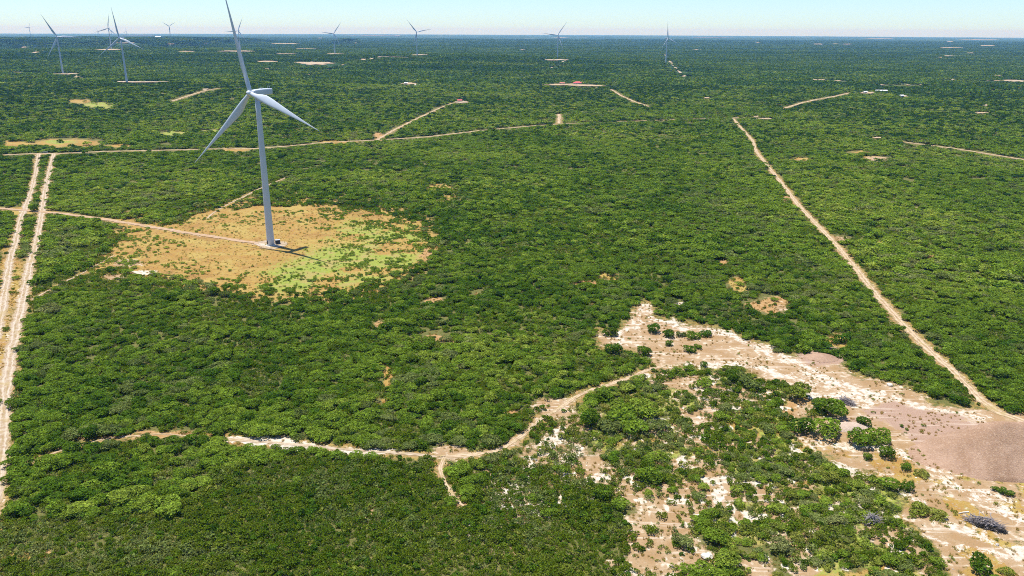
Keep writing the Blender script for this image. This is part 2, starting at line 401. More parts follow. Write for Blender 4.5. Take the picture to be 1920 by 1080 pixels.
M['straw'] = leaf_mat('dry_grass_blade', (0.36, 0.235, 0.07), (0.40, 0.30, 0.095), (0.30, 0.30, 0.07), 0.4)
M['bark'] = simple_mat('bark', (0.10, 0.075, 0.055, 1), 0.9, 0.25, 3)
M['dark_twig'] = simple_mat('dark_twigs', (0.035, 0.03, 0.022, 1), 0.95, 0.3, 2)  # shade of the hollow under the heap, put into the twig colour
M['dead'] = simple_mat('dead_wood', (0.27, 0.235, 0.225, 1), 0.9, 0.3, 2)
M['white'] = simple_mat('white_paint', (0.53, 0.575, 0.635, 1), 0.38, 0.04, 0.12)
M['seam'] = simple_mat('tower_flange', (0.62, 0.63, 0.65, 1), 0.5, 0.04)
M['dark_metal'] = simple_mat('dark_metal', (0.05, 0.055, 0.06, 1), 0.6, 0.2)
M['steel'] = simple_mat('galvanised_steel', (0.42, 0.43, 0.44, 1), 0.5, 0.1)
M['concrete'] = simple_mat('concrete', (0.50, 0.48, 0.44, 1), 0.9, 0.15, 0.8)
M['red_roof'] = simple_mat('red_roof_metal', (0.52, 0.055, 0.06, 1), 0.5, 0.12)
M['rust_roof'] = simple_mat('rusty_roof_metal', (0.38, 0.11, 0.07, 1), 0.7, 0.25)
M['pale_roof'] = simple_mat('pale_roof_metal', (0.72, 0.72, 0.70, 1), 0.45, 0.08)
M['wall'] = simple_mat('plaster_wall', (0.55, 0.50, 0.42, 1), 0.9, 0.1)
M['glass'] = simple_mat('window_glass', (0.03, 0.04, 0.05, 1), 0.15, 0.05)
M['rock'] = simple_mat('caliche_rock', (0.66, 0.60, 0.51, 1), 0.95, 0.25, 1.2)
M['rock_grey'] = simple_mat('grey_rock', (0.40, 0.36, 0.32, 1), 0.95, 0.25, 1.2)

def ground_mat():
    m, t = new_mat('brush_soil')
    g = G(t)
    b = t.nodes['Principled BSDF']
    b.inputs['Roughness'].default_value = 0.95
    b.inputs['Specular IOR Level'].default_value = 0.15
    p = g.pos()
    n7 = g.noise(p, 0.13, 4, 0.6)
    n2 = g.noise(p, 0.55, 5, 0.65)
    n1 = g.noise(p, 2.2, 4, 0.7)
    n40 = g.noise(p, 0.022, 3)
    soil = g.mix(g.rng(n2, 0.3, 0.7), (0.135, 0.105, 0.040), (0.225, 0.165, 0.075))
    soil = g.mix(g.math('MULTIPLY', g.rng(n1, 0.38, 0.55), 0.85), soil, (0.075, 0.105, 0.016))
    # pale caliche
    bare = g.mix(g.rng(n7, 0.38, 0.62), (0.32, 0.200, 0.098), (0.38, 0.265, 0.155))
    bare = g.mix(g.rng(g.math('ADD', n2, g.math('MULTIPLY', g.math('SUBTRACT', n7, 0.5), 0.7)), 0.56, 0.68), bare, (0.56, 0.47, 0.36))
    bare = g.mix(g.math('MULTIPLY', g.rng(n1, 0.52, 0.66), 0.75), bare, (0.22, 0.165, 0.075))
    white = g.mix(g.rng(n2, 0.35, 0.6), (0.42, 0.335, 0.24), (0.58, 0.52, 0.43))
    white = g.mix(g.math('MULTIPLY', g.rng(n1, 0.55, 0.65), 0.5), white, (0.34, 0.29, 0.19))
    # wheel wear that follows the clearing's long axis
    mp = g.node('ShaderNodeMapping'); g.put(mp.inputs['Vector'], p)
    mp.inputs['Rotation'].default_value = (0, 0, math.radians(72)); mp.inputs['Scale'].default_value = (0.035, 0.62, 1)
    streak = g.noise(mp.outputs[0], 1.0, 4, 0.6)
    bare = g.mix(g.math('MULTIPLY', g.rng(streak, 0.56, 0.66), 0.6), bare, (0.62, 0.54, 0.44))
    dry = g.mix(g.rng(n7, 0.35, 0.65), (0.31, 0.155, 0.036), (0.35, 0.225, 0.056))
    dry = g.mix(g.math('MULTIPLY', g.rng(g.noise(p, 0.05, 4, 0.65), 0.48, 0.62), 0.85), dry, (0.38, 0.285, 0.075))
    dry = g.mix(g.math('MULTIPLY', g.rng(g.noise(p, 0.038, 4, 0.65, dist=0.6), 0.54, 0.66), 0.8), dry, (0.235, 0.105, 0.028))
    dry = g.mix(g.rng(n1, 0.45, 0.62), dry, (0.36, 0.255, 0.08))
    dry = g.mix(g.math('MULTIPLY', g.rng(n2, 0.52, 0.66), 0.8), dry, (0.19, 0.10, 0.032))
    dry = g.mix(g.math('MULTIPLY', g.rng(g.noise(p, 5.0, 3, 0.7), 0.55, 0.66), 0.55), dry, (0.14, 0.105, 0.03))
    lush = g.mix(g.rng(n2, 0.35, 0.65), (0.20, 0.26, 0.035), (0.31, 0.32, 0.060))
    lush = g.mix(g.rng(n7, 0.47, 0.60), lush, (0.34, 0.265, 0.085))
    lush = g.mix(g.math('MULTIPLY', g.rng(g.noise(p, 5.0, 3, 0.7), 0.54, 0.66), 0.6), lush, (0.10, 0.14, 0.03))
    lush = g.mix(g.math('MULTIPLY', g.rng(n1, 0.5, 0.62), 0.6), lush, (0.13, 0.20, 0.04))
    grav = g.mix(g.rng(n1, 0.35, 0.65), (0.29, 0.185, 0.128), (0.38, 0.26, 0.19))
    grav = g.mix(g.math('MULTIPLY', g.rng(streak, 0.55, 0.68), 0.6), grav, (0.50, 0.40, 0.31))
    orange = g.mix(g.rng(n2, 0.4, 0.65), (0.33, 0.185, 0.07), (0.39, 0.255, 0.115))
    e = g.math('ADD', g.math('MULTIPLY', g.math('SUBTRACT', n2, 0.5), 1.5), g.math('MULTIPLY', g.math('SUBTRACT', n1, 0.5), 0.7))
    def cover(c, layer, name, k=1.0):
        return g.mix(g.rng(g.math('ADD', g.attr(name), g.math('MULTIPLY', e, k)), 0.36, 0.62), c, layer)
    c = soil
    c = cover(c, dry, 'dry'); c = cover(c, lush, 'lush', 1.5); c = cover(c, orange, 'orange'); c = cover(c, bare, 'bare'); c = cover(c, white, 'white'); c = cover(c, grav, 'gravel', 0.7)
    # beyond the brush that is built plant by plant: far brushland
    fc = g.mix(g.rng(g.noise(p, 0.0009, 4, 0.65), 0.38, 0.62), (0.020, 0.052, 0.010), (0.042, 0.078, 0.016))
    fc = g.mix(g.math('MULTIPLY', g.math('MULTIPLY', g.rng(g.noise(p, 0.0016, 3, 0.6), 0.62, 0.70), 0.6), g.attr('plain')), fc, (0.40, 0.36, 0.25))
    c = g.mix(g.attr('far'), c, fc)
    g.put(b.inputs['Base Color'], c)
    bp = g.node('ShaderNodeBump'); bp.inputs['Strength'].default_value = 0.6; bp.inputs['Distance'].default_value = 0.35
    g.put(bp.inputs['Height'], g.math('ADD', n1, n2)); g.put(b.inputs['Normal'], bp.outputs[0])
    return m

def road_mat(name, base, pale, dark, verge):
    m, t = new_mat(name)
    g = G(t)
    b = t.nodes['Principled BSDF']
    b.inputs['Roughness'].default_value = 0.95
    b.inputs['Specular IOR Level'].default_value = 0.15
    p = g.pos()
    uv = g.node('ShaderNodeUVMap'); sx = g.node('ShaderNodeSeparateXYZ'); g.put(sx.inputs[0], uv.outputs[0])
    wob = g.math('MULTIPLY', g.math('SUBTRACT', g.noise(p, 0.12, 2), 0.5), 0.5)
    u = g.math('ABSOLUTE', g.math('ADD', sx.outputs[0], wob))
    n2 = g.noise(p, 0.5, 4, 0.65); n1 = g.noise(p, 2.0, 4, 0.7)
    c = g.mix(g.rng(n2, 0.35, 0.65), base, pale)
    mp = g.node('ShaderNodeMapping'); g.put(mp.inputs['Vector'], uv.outputs[0]); mp.inputs['Scale'].default_value = (2.6, 0.10, 1)
    st = g.noise(mp.outputs[0], 1.0, 4, 0.65)
    c = g.mix(g.math('MULTIPLY', g.rng(st, 0.50, 0.62), 0.75), c, dark)
    rut = g.math('SUBTRACT', 1.0, g.math('MULTIPLY', g.math('ABSOLUTE', g.math('SUBTRACT', u, 0.42)), 5.0), clamp=True)
    c = g.mix(g.math('MULTIPLY', rut, g.rng(n2, 0.2, 0.5)), c, tuple(min(0.72, 1.12 * q) for q in pale))
    c = g.mix(g.math('MULTIPLY', g.rng(g.noise(p, 0.16, 4, 0.65), 0.54, 0.64), 0.6), c, verge)
    mid = g.math('MULTIPLY', g.rng(u, 0.22, 0.05), g.rng(n1, 0.42, 0.6))
    c = g.mix(g.math('MULTIPLY', mid, 0.6), c, verge)
    c = g.mix(g.math('MULTIPLY', g.rng(n1, 0.53, 0.66), 0.6), c, dark)
    c = g.mix(g.math('MULTIPLY', g.rng(g.math('ADD', u, g.math('SUBTRACT', n2, 0.5)), 0.75, 1.05), 0.8), c, verge)
    g.put(b.inputs['Base Color'], c)
    bp = g.node('ShaderNodeBump'); bp.inputs['Strength'].default_value = 0.5; bp.inputs['Distance'].default_value = 0.3
    g.put(bp.inputs['Height'], g.math('ADD', n1, n2)); g.put(b.inputs['Normal'], bp.outputs[0])
    return m

M['ground'] = ground_mat()
M['road_tan'] = road_mat('sandy_road', (0.30, 0.20, 0.11), (0.50, 0.39, 0.27), (0.25, 0.165, 0.08), (0.34, 0.26, 0.10))
M['road_white'] = road_mat('caliche_road', (0.31, 0.215, 0.135), (0.46, 0.385, 0.30), (0.25, 0.175, 0.08), (0.35, 0.26, 0.11))
M['road_pink'] = road_mat('graded_road', (0.36, 0.235, 0.14), (0.42, 0.30, 0.21), (0.30, 0.19, 0.10), (0.38, 0.25, 0.09))
M['gravel'] = None
def gravel_mat(name, a, b_, c_):
    m, t = new_mat(name)
    g = G(t)
    b = t.nodes['Principled BSDF']; b.inputs['Roughness'].default_value = 0.95; b.inputs['Specular IOR Level'].default_value = 0.1
    p = g.pos()
    v = g.node('ShaderNodeTexVoronoi'); g.put(v.inputs['Vector'], p); v.inputs['Scale'].default_value = 3.2
    sep = g.node('ShaderNodeSeparateColor'); g.put(sep.inputs[0], v.outputs['Color'])
    c = g.mix(g.rng(g.noise(p, 0.10, 5, 0.65, dist=0.5), 0.38, 0.62), a, b_)
    c = g.mix(g.math('MULTIPLY', g.rng(sep.outputs[0], 0.6, 1.0), 0.35), c, c_)
    c = g.mix(g.math('MULTIPLY', g.rng(sep.outputs[1], 0.72, 1.0), 0.3), c, tuple(0.55 * q for q in a))
    g.put(b.inputs['Base Color'], c)
    bp = g.node('ShaderNodeBump'); bp.inputs['Strength'].default_value = 0.45; bp.inputs['Distance'].default_value = 0.2
    g.put(bp.inputs['Height'], g.math('ADD', v.outputs['Distance'], g.noise(p, 1.3, 4, 0.7))); g.put(b.inputs['Normal'], bp.outputs[0])
    return m
M['gravel'] = gravel_mat('reddish_gravel', (0.290, 0.180, 0.115), (0.36, 0.235, 0.160), (0.50, 0.37, 0.26))
M['caliche_pile'] = gravel_mat('pale_gravel', (0.42, 0.32, 0.25), (0.50, 0.40, 0.32), (0.60, 0.52, 0.43))

# ------------------------------------------------------------------ ground sheet
def ellipse_f(u, v, s):
    cx, cy, ww, hh, _ = s
    return 1.0 - np.sqrt(((u - cx) / (ww * 0.5)) ** 2 + ((v - cy) / (hh * 0.5)) ** 2)    # 1 at centre, 0 at the rim

def surface_masks(x, y, z):
    u, v, d = project(x, y, z)
    r = np.hypot(x, y)
    near = (r < 2200) & (y > 20)
    o = {k: np.zeros(x.shape) for k in ('bare', 'dry', 'lush', 'orange', 'white', 'gravel', 'far', 'plain')}
    un, vn = u[near], v[near]
    xn, yn, dn = x[near], y[near], d[near]
    wob = (fbm(xn / 9, yn / 9, 31, 3) - 0.5)
    u2, v2 = un + wob * 60 * 200 / dn, vn + (fbm(xn / 9, yn / 9, 41, 3) - 0.5) * 34 * 200 / dn
    acc = {k: np.zeros(xn.shape) for k in o}
    def up(k, val): acc[k] = np.maximum(acc[k], val)
    acc_bare0 = 0
    cs = pip_sd(u2, v2, CLEARING)
    up('bare', sstep(-8, 12, cs) * (0.85 - 0.5 * sstep(810, 880, v2) * sstep(0.42, 0.56, fbm(xn / 7, yn / 7, 151, 3))))
    up('dry', sstep(-26, 4, cs) * 0.5)
    tsd = pip_sd(u2, v2, TURBINE_CLEARING)
    up('dry', sstep(-62, 14, tsd) * 0.95)
    lp = fbm(xn / 18, yn / 18, 141, 3)
    up('lush', sstep(-40, 16, pip_sd(u2, v2, LUSH)) * sstep(0.26, 0.50, lp) * 0.85 * sstep(-50, 5, tsd))
    up('lush', sstep(0, 30, tsd) * sstep(505, 545, v2 + (u2 - 530) * 0.05) * 0.6 * sstep(0.35, 0.5, lp))
    up('bare', sstep(-12, 16, pip_sd(u2, v2, OPEN_CALICHE)) * 0.62)
    up('white', sstep(-8, 24, pip_sd(u2, v2, OPEN_CALICHE)) * 0.34 * sstep(0.42, 0.6, fbm(xn / 5, yn / 5, 77, 3)) * 1.8)
    up('bare', sstep(-14, 16, pip_sd(u2, v2, DIRT)) * 0.75)
    mx_ = sstep(-14, 16, pip_sd(u2, v2, MIXED))
    up('lush', mx_ * 0.62 * sstep(0.36, 0.52, fbm(xn / 8, yn / 8, 161, 3)))
    up('dry', mx_ * 0.6 * sstep(0.46, 0.6, fbm(xn / 10, yn / 10, 162, 3)))
    up('bare', sstep(-14, 16, pip_sd(u2, v2, MIXED)) * (0.2 + 0.75 * sstep(0.53, 0.62, fbm(xn / 14, yn / 14, 71, 3))))
    for pl_, wpx in STROKES:
        ds = line_dist(u2 + wob * 30 * 200 / dn, v2, np.array(pl_, float))
        up('white', sstep(wpx * 1.3, wpx * 0.2, ds) * (0.34 + 0.50 * vnoise(xn / 3, yn / 3, 88)))
    # grass creeping over the lower right of the clearing
    up('dry', sstep(0, 20, cs) * sstep(800, 860, v2) * sstep(0.40, 0.56, fbm(xn / 7, yn / 7, 151, 3)) * 0.8)
    up('lush', sstep(0, 20, cs) * sstep(820, 900, v2) * sstep(0.56, 0.68, fbm(xn / 5, yn / 5, 152, 3)) * 0.55)
    up('white', np.maximum(mx_, sstep(-14, 16, pip_sd(u2, v2, DIRT))) * sstep(0.62, 0.70, fbm(xn / 3.4, yn / 3.4, 171, 3)) * 0.8)
    for s in SPOTS:
        f = ellipse_f(u2, v2, s)
        k = {'d': 'dry', 'o': 'orange', 'b': 'bare', 'w': 'white', 'y': 'lush'}[s[4]]
        up(k, np.clip(0.5 + f * 1.2, 0, 1) * (f > -0.6))
    # reddish gravel flat between the mound and the clearing
    g1 = pip_sd(u2, v2, [(1600, 765), (1690, 752), (1760, 772), (1850, 790), (1930, 800), (2010, 900), (1930, 912), (1800, 880), (1720, 835), (1660, 800)])
    up('gravel', sstep(-8, 14, g1) * 0.8)
    up('gravel', np.clip(0.5 + 1.2 * ellipse_f(u2, v2, (1540, 668, 78, 34, '')), 0, 1))
    up('gravel', np.clip(0.5 + 1.2 * ellipse_f(u2, v2, (1590, 795, 70, 30, '')), 0, 1) * 0.7)
    for n, pl, wd, lk, kp, lb in ROADW:
        if np.hypot(*pl[0]) > 2400: continue
        dd = line_dist(xn, yn, pl) - wd / 2
        up('bare', sstep(2.0, -0.5, dd) * 0.55)
        up('dry', sstep(5.0, 0.5, dd) * 0.55)
    for k in o: o[k][near] = acc[k]
    o['far'] = sstep(1700, 2600, r); o['plain'] = sstep(9000, 13000, r)
    return o

az = np.concatenate([np.radians(np.linspace(-180, -50, 24)[:-1]), np.radians(np.linspace(-50, 50, 520)), np.radians(np.linspace(50, 180, 24)[1:-1])])
rad = np.concatenate([[40, 80], np.geomspace(110, 2500, 520), np.geomspace(2500, 46000, 130)[1:]])
A, RR = np.meshgrid(az, rad)
gx, gy = (RR * np.sin(A)).ravel(), (RR * np.cos(A)).ravel()
gz = hgt(gx, gy)
na, nr = len(az), len(rad)
ii, jj = np.meshgrid(np.arange(nr - 1), np.arange(na), indexing='ij')
j2 = (jj + 1) % na
quads = np.stack([ii * na + jj, (ii + 1) * na + jj, (ii + 1) * na + j2, ii * na + j2], -1).reshape(-1, 4)[:, ::-1]
quads = quads[:, ::-1] if False else quads
gm = mesh_np('ground', np.stack([gx, gy, gz], 1), quads, [M['ground']], smooth=True)
# close the middle below the camera
masks = surface_masks(gx, gy, gz)
for k, a in masks.items():
    at = gm.attributes.new(k, 'FLOAT', 'POINT')
    at.data.foreach_set('value', a.astype(np.float32))
bmh = bmesh.new(); bmh.from_mesh(gm); bmh.verts.ensure_lookup_table()
bmh.faces.new([bmh.verts[k] for k in range(na)][::-1])
bmesh.ops.recalc_face_normals(bmh, faces=bmh.faces)
if sum(f.normal.z for f in bmh.faces) < 0: bmesh.ops.reverse_faces(bmh, faces=bmh.faces)
bmh.to_mesh(gm); bmh.free()
tag(link('ground', gm), 'flat brushland ground of tan soil and pale caliche reaching the horizon', 'ground', kind='structure')

# ------------------------------------------------------------------ roads, pads
def resample(pl):
    out = [pl[0]]
    for a, b in zip(pl, pl[1:]):
        L = np.hypot(*(b - a)); r = np.hypot(*a)
        n = max(1, int(L / max(0.9, r * 0.003)))
        for k in range(1, n + 1): out.append(a + (b - a) * k / n)
    p = np.array(out)
    for _ in range(6):
        q = p.copy(); q[1:-1] = 0.25 * p[:-2] + 0.5 * p[1:-1] + 0.25 * p[2:]; p = q
    return p

def lift(x, y): return 0.06 + 1.8e-4 * np.maximum(0, np.hypot(x, y) - 300)

for n, pl, wd, lk, kp, lb in ROADW:
    p = resample(pl)
    tng = np.gradient(p, axis=0); tng /= np.linalg.norm(tng, axis=1)[:, None] + 1e-9
    nrm = np.stack([-tng[:, 1], tng[:, 0]], 1)
    s = np.concatenate([[0], np.cumsum(np.linalg.norm(np.diff(p, axis=0), axis=1))])
    rag = 0.45 if n != 'dirt_track' else 0.05
    wl = wd / 2 * (rag + (1.17 - rag) * fbm(s / 9, s * 0 + 3.1, 51, 4) + 0.5 * (vnoise(s / 1.7, s * 0 + 9, 52) - 0.5))
    wr = wd / 2 * (rag + (1.17 - rag) * fbm(s / 9, s * 0 + 7.7, 53, 4) + 0.5 * (vnoise(s / 1.7, s * 0 + 2, 54) - 0.5))
    fade = np.minimum(1, np.minimum(s + 0.3, s[-1] - s + 0.3) / (wd * 1.2)) ** 0.5
    cols = []
    us = [-1, -0.5, 0, 0.5, 1]
    for u_ in us:
        off = np.where(u_ < 0, wl, wr) * u_ * fade
        q = p + nrm * off[:, None]
        cols.append(np.stack([q[:, 0], q[:, 1], hgt(q[:, 0], q[:, 1]) + lift(q[:, 0], q[:, 1]) + (0.03 if abs(u_) < 1 else 0.0)], 1))
    V = np.stack(cols, 1).reshape(-1, 3)
    if n == 'access_road': V[:, 2] += 0.12
    N = len(p); K = 5
    a, b = np.meshgrid(np.arange(N - 1), np.arange(K - 1), indexing='ij')
    Q = np.stack([a * K + b, (a + 1) * K + b, (a + 1) * K + b + 1, a * K + b + 1], -1).reshape(-1, 4)[:, ::-1]
    me = mesh_np(n, V, Q, [M['road_' + lk]], smooth=True)
    uvl = me.uv_layers.new(name='uv')
    uu = np.tile(us, N); vv = np.repeat(s, K)
    li = Q.ravel()
    uvl.data.foreach_set('uv', np.stack([uu[li], vv[li]], 1).astype(np.float32).ravel())
    tag(link(n, me), lb, 'dirt road', kind='structure')

PADW = []
for k, (cx, cy, ww, hh) in enumerate(PADS):
    pts = []
    nn = 22
    for q in range(nn):
        a = 2 * math.pi * q / nn
        e = 0.55 + 0.75 * rng.random()
        hor = 66 + (cx - 960) * 8 / 1920 + 0.8
        pts.append(gpt(cx + ww / 2 * math.cos(a) * e * 0.9, max(hor, cy - hh * 0.36 * math.sin(a) * e)))
    pts = np.array(pts)
    ctr = pts.mean(0)
    PADW.append((ctr, pts, max(np.hypot(*(pts - ctr).T))))
    V, Fc = [], []
    rings = 5
    for ri in range(1, rings + 1):
        for q in pts:
            g_ = ctr + (q - ctr) * ri / rings
            V.append((g_[0], g_[1], float(hgt(g_[0], g_[1]) + 0.3 + 2.2 * lift(g_[0], g_[1]))))
    c0 = len(V); V.append((ctr[0], ctr[1], float(hgt(*ctr) + 0.3 + 2.2 * lift(*ctr))))
    for q in range(nn):
        Fc.append([c0, q, (q + 1) % nn])
        for ri in range(rings - 1):
            Fc.append([ri * nn + q, (ri + 1) * nn + q, (ri + 1) * nn + (q + 1) % nn, ri * nn + (q + 1) % nn])
    me = mesh_np('bare_patch', V, Fc, [M['road_tan'] if k % 3 else M['road_white']])
    bmx = bmesh.new(); bmx.from_mesh(me); bmesh.ops.recalc_face_normals(bmx, faces=bmx.faces)
    if sum(f.normal.z for f in bmx.faces) < 0: bmesh.ops.reverse_faces(bmx, faces=bmx.faces)
    bmx.to_mesh(me); bmx.free()
    me.uv_layers.new(name='uv')
    tag(link('bare_patch', me), 'pale sliver of bare ground among the far brush', 'bare ground', 'bare patches far across the brushland', 'structure')

# ------------------------------------------------------------------ haze
hz_lo = float(gz.min()) - 1.5
bmz = bmesh.new()
box(bmz, 0, 0, (hz_lo + 185) / 2, 93000, 93000, 185 - hz_lo)
mh, th = new_mat('haze_air')
th.nodes.remove(th.nodes['Principled BSDF'])
pv = th.nodes.new('ShaderNodeVolumePrincipled')
pv.inputs['Density'].default_value = 4.6e-5
pv.inputs['Color'].default_value = (0.20, 0.48, 1.0, 1)
pv.inputs['Absorption Color'].default_value = (1, 1, 1, 1)
pv.inputs['Anisotropy'].default_value = 0.1
th.links.new(pv.outputs[0], th.nodes['Material Output'].inputs['Volume'])
tag(link('haze', bm_mesh('haze', bmz, mh)), 'thin blue summer haze over the far brushland', 'haze', kind='stuff')

# ------------------------------------------------------------------ wind turbines
def tower_mesh():
    bm = bmesh.new()
    zs = [0.3, 4, 20, 40, 60, 75, 84.0]
    rs = [2.15, 2.12, 1.95, 1.75, 1.55, 1.40, 1.32]
    tube(bm, [(0, 0, z) for z in zs], rs, 40)
    return bm_mesh('tower', bm, M['white'], True)
def flange_mesh(z, r):
    bm = bmesh.new(); tube(bm, [(0, 0, z), (0, 0, z + 0.22)], [r + 0.035] * 2, 40)
    return bm_mesh('flange', bm, M['seam'], False)
def nacelle_mesh():
    bm = bmesh.new()
    prof = [(-3.0, 1.15, 1.25), (-2.0, 1.6, 1.6), (0, 1.75, 1.75), (4, 1.75, 1.8), (8.0, 1.7, 1.7), (9.8, 1.5, 1.5)]
    rings = []
    for yy, hw, hh in prof:
        r = []
        for k in range(20):
            a = 2 * math.pi * k / 20
            ca, sa = math.cos(a), math.sin(a)
            e = 0.35
            r.append(bm.verts.new((hw * math.copysign(abs(ca) ** e, ca), yy, 86.0 + hh * math.copysign(abs(sa) ** e, sa) + 0.02 * yy)))
        rings.append(r)
    for r0, r1 in zip(rings, rings[1:]):
        for k in range(20): bm.faces.new((r0[k], r0[(k + 1) % 20], r1[(k + 1) % 20], r1[k]))
    bm.faces.new(rings[0]); bm.faces.new(rings[-1])
    return bm_mesh('nacelle', bm, M['white'], False)
TILT, CONE, BL = math.radians(5), math.radians(4), 59.0
HUB = Vector((0, -4.5 * math.cos(TILT), 85.5 + 4.5 * math.sin(TILT)))
def hub_mesh():
    bm = bmesh.new()
    tube(bm, [(0, 1.7, 0), (0, 1.2, 0), (0, -0.6, 0), (0, -1.5, 0), (0, -2.2, 0), (0, -2.6, 0)], [1.45, 1.6, 1.6, 1.35, 0.85, 0.3], 24)
    return bm_mesh('hub', bm, M['white'], True)
def blade_mesh():
    bm = bmesh.new()
    rings = []
    n = 20
    for f in [0, 0.02, 0.05, 0.09, 0.14, 0.2, 0.28, 0.38, 0.5, 0.62, 0.74, 0.85, 0.93, 0.98, 1.0]:
        s = 0.9 + f * (BL - 0.9)
        if f < 0.2:
            k = sstep(0.03, 0.2, np.array(f)); ch = 2.3 + (4.5 - 2.3) * float(k); th_ = 1.0 + (0.30 - 1.0) * float(k); shift = 0.5 - 0.2 * float(k)
        else:
            k = (f - 0.2) / 0.8; ch = 4.4 * (1 - k) ** 1.35 + 0.25 + 0.25 * (1 - k); ch = min(ch, 4.5); th_ = 0.30 - 0.14 * k; shift = 0.3
        tw = -math.radians(20 * (1 - f) ** 2 + 3)
        z = s * math.cos(CONE); y0 = -s * math.sin(CONE) - 1.2 * f * f
        r = []
        for q in range(n):
            a = 2 * math.pi * q / n
            xx = 0.5 * math.cos(a); yy = 0.5 * math.sin(a) * th_
            if f > 0.1: yy *= (1 - 0.45 * (0.5 - xx) ** 1.2 * (1.0 if f > 0.15 else 0.5))
            X = (xx + 0.5 - (1 - shift) ) * ch if True else 0   # leading edge towards +X
            Y = yy * ch
            r.append(bm.verts.new((X * math.cos(tw) - Y * math.sin(tw), y0 + X * math.sin(tw) + Y * math.cos(tw), z)))
        rings.append(r)
    for r0, r1 in zip(rings, rings[1:]):
        for k in range(n): bm.faces.new((r0[k], r0[(k + 1) % n], r1[(k + 1) % n], r1[k]))
    bm.faces.new(rings[0]); bm.faces.new(rings[-1])
    return bm_mesh('blade', bm, M['white'], True)
def turbine(loc, yaw, phase, label, scale=1.0, group='wind turbines'):
    root = empty('wind_turbine', loc, -yaw, scale)
    tag(root, label, 'wind turbine', group)
    tw = link('tower', TM['tower'], root)
    for q in TM['flange']: link('flange', q, tw)
    link('door', TM['door'], tw)
    link('foundation', TM['found'], root)
    na_ = link('nacelle', TM['nacelle'], root)
    link('wind_vane', TM['mast'], na_); link('roof_hatch', TM['hatch'], na_)
    tilt = Matrix.Rotation(-TILT, 4, 'X')
    hb = link('hub', TM['hub'], root); hb.matrix_local = Matrix.Translation(HUB) @ tilt
    link('nose_hatch', TM['nose'], hb)
    for k in range(3):
        b = link('blade', TM['blade'], root)
        b.matrix_local = Matrix.Translation(HUB) @ tilt @ Matrix.Rotation(phase + k * 2 * math.pi / 3, 4, 'Y')
    return root
TM = {'tower': tower_mesh(), 'flange': [flange_mesh(22, 1.93), flange_mesh(52, 1.63)], 'nacelle': nacelle_mesh(), 'hub': hub_mesh(), 'blade': blade_mesh()}
b_ = bmesh.new(); box(b_, -0.3, -2.13, 2.2, 0.9, 0.16, 2.2, 0.05); TM['door'] = bm_mesh('door', b_, M['dark_metal'])
b_ = bmesh.new(); tube(b_, [(0, 0, -0.6), (0, 0, 0.15), (0, 0, 0.32)], [3.0, 3.0, 2.6], 32); TM['found'] = bm_mesh('foundation', b_, M['concrete'])
b_ = bmesh.new(); box(b_, 0, 8.6, 88.9, 2.0, 0.12, 0.12); tube(b_, [(-0.9, 8.6, 87.9), (-0.9, 8.6, 89.5)], [0.06, 0.05], 6); tube(b_, [(0.9, 8.6, 87.9), (0.9, 8.6, 89.5)], [0.06, 0.05], 6); TM['mast'] = bm_mesh('wind_vane', b_, M['steel'])
b_ = bmesh.new(); box(b_, 0, 3.2, 88.1, 1.4, 1.6, 0.22, 0.04); TM['hatch'] = bm_mesh('roof_hatch', b_, M['seam'])
b_ = bmesh.new(); tube(b_, [(0, -2.55, 0), (0, -2.68, 0)], [0.34, 0.30], 16); TM['nose'] = bm_mesh('nose_hatch', b_, M['dark_metal'])

def on(px, py):
    q = gpt(px, py); return Vector((q[0], q[1], float(hgt(q[0], q[1]))))
TB = on(508, 460)
turbine(TB, math.radians(32), math.radians(106), 'tall white wind turbine nearest the camera, standing in the orange grass clearing')
def at(x, y): return (x, y, float(hgt(x, y)))
D = math.radians
FAR_T = [(at(-1097, 2003), -38, 92, 'far left white turbine with one blade level to the right, on a pale pad road', 1), (at(-773, 1640), 8, 112, 'second largest white turbine, on a bright bare pad left of the nearest one', 1),
         (at(-1691, 3491), -4, 12, 'distant turbine just behind the second largest one, one blade straight up', 1), (at(-2507, 6092), -40, 60, 'small distant turbine with two blades raised in a V, left of the nearest tower', 1),
         (at(-1179, 3584), -2, 24, 'distant turbine partly hidden behind the upper blade of the nearest turbine', 1), (at(-769, 3576), -16, 36, 'distant turbine just left of the dark knoll on the horizon', 1),
         (at(-366, 3162), -20, 80, 'distant turbine right of the dark knoll, two blades raised in a wide V', 1), (at(170, 3163), 12, 36, 'distant turbine on a white pad right of centre, second from the right', 1),
         (at(545, 2945), -40, 112, 'rightmost distant turbine, beside a pale slanting road', 1)]
for px, py, dist, ph, lb in [(186, 69, 12500, 90, 'tiny turbine on the skyline left of the left cluster'), (238, 71, 12000, 10, 'tiny turbine on the skyline right of the left cluster'), (59, 77, 8200, 34, 'tiny turbine on the skyline near the left picture edge'), (210, 70, 11500, 50, 'tiny turbine almost hidden behind the left cluster')]:
    d_ = FWD * F + RT * (px - 960) + UP * (540 - py); d_ = d_ / np.hypot(d_[0], d_[1])
    FAR_T.append((at(d_[0] * dist, d_[1] * dist), 20, ph, lb, 1.0))
for loc, yw, ph, lb, sc in FAR_T: turbine(loc, D(yw), D(ph), lb, sc)

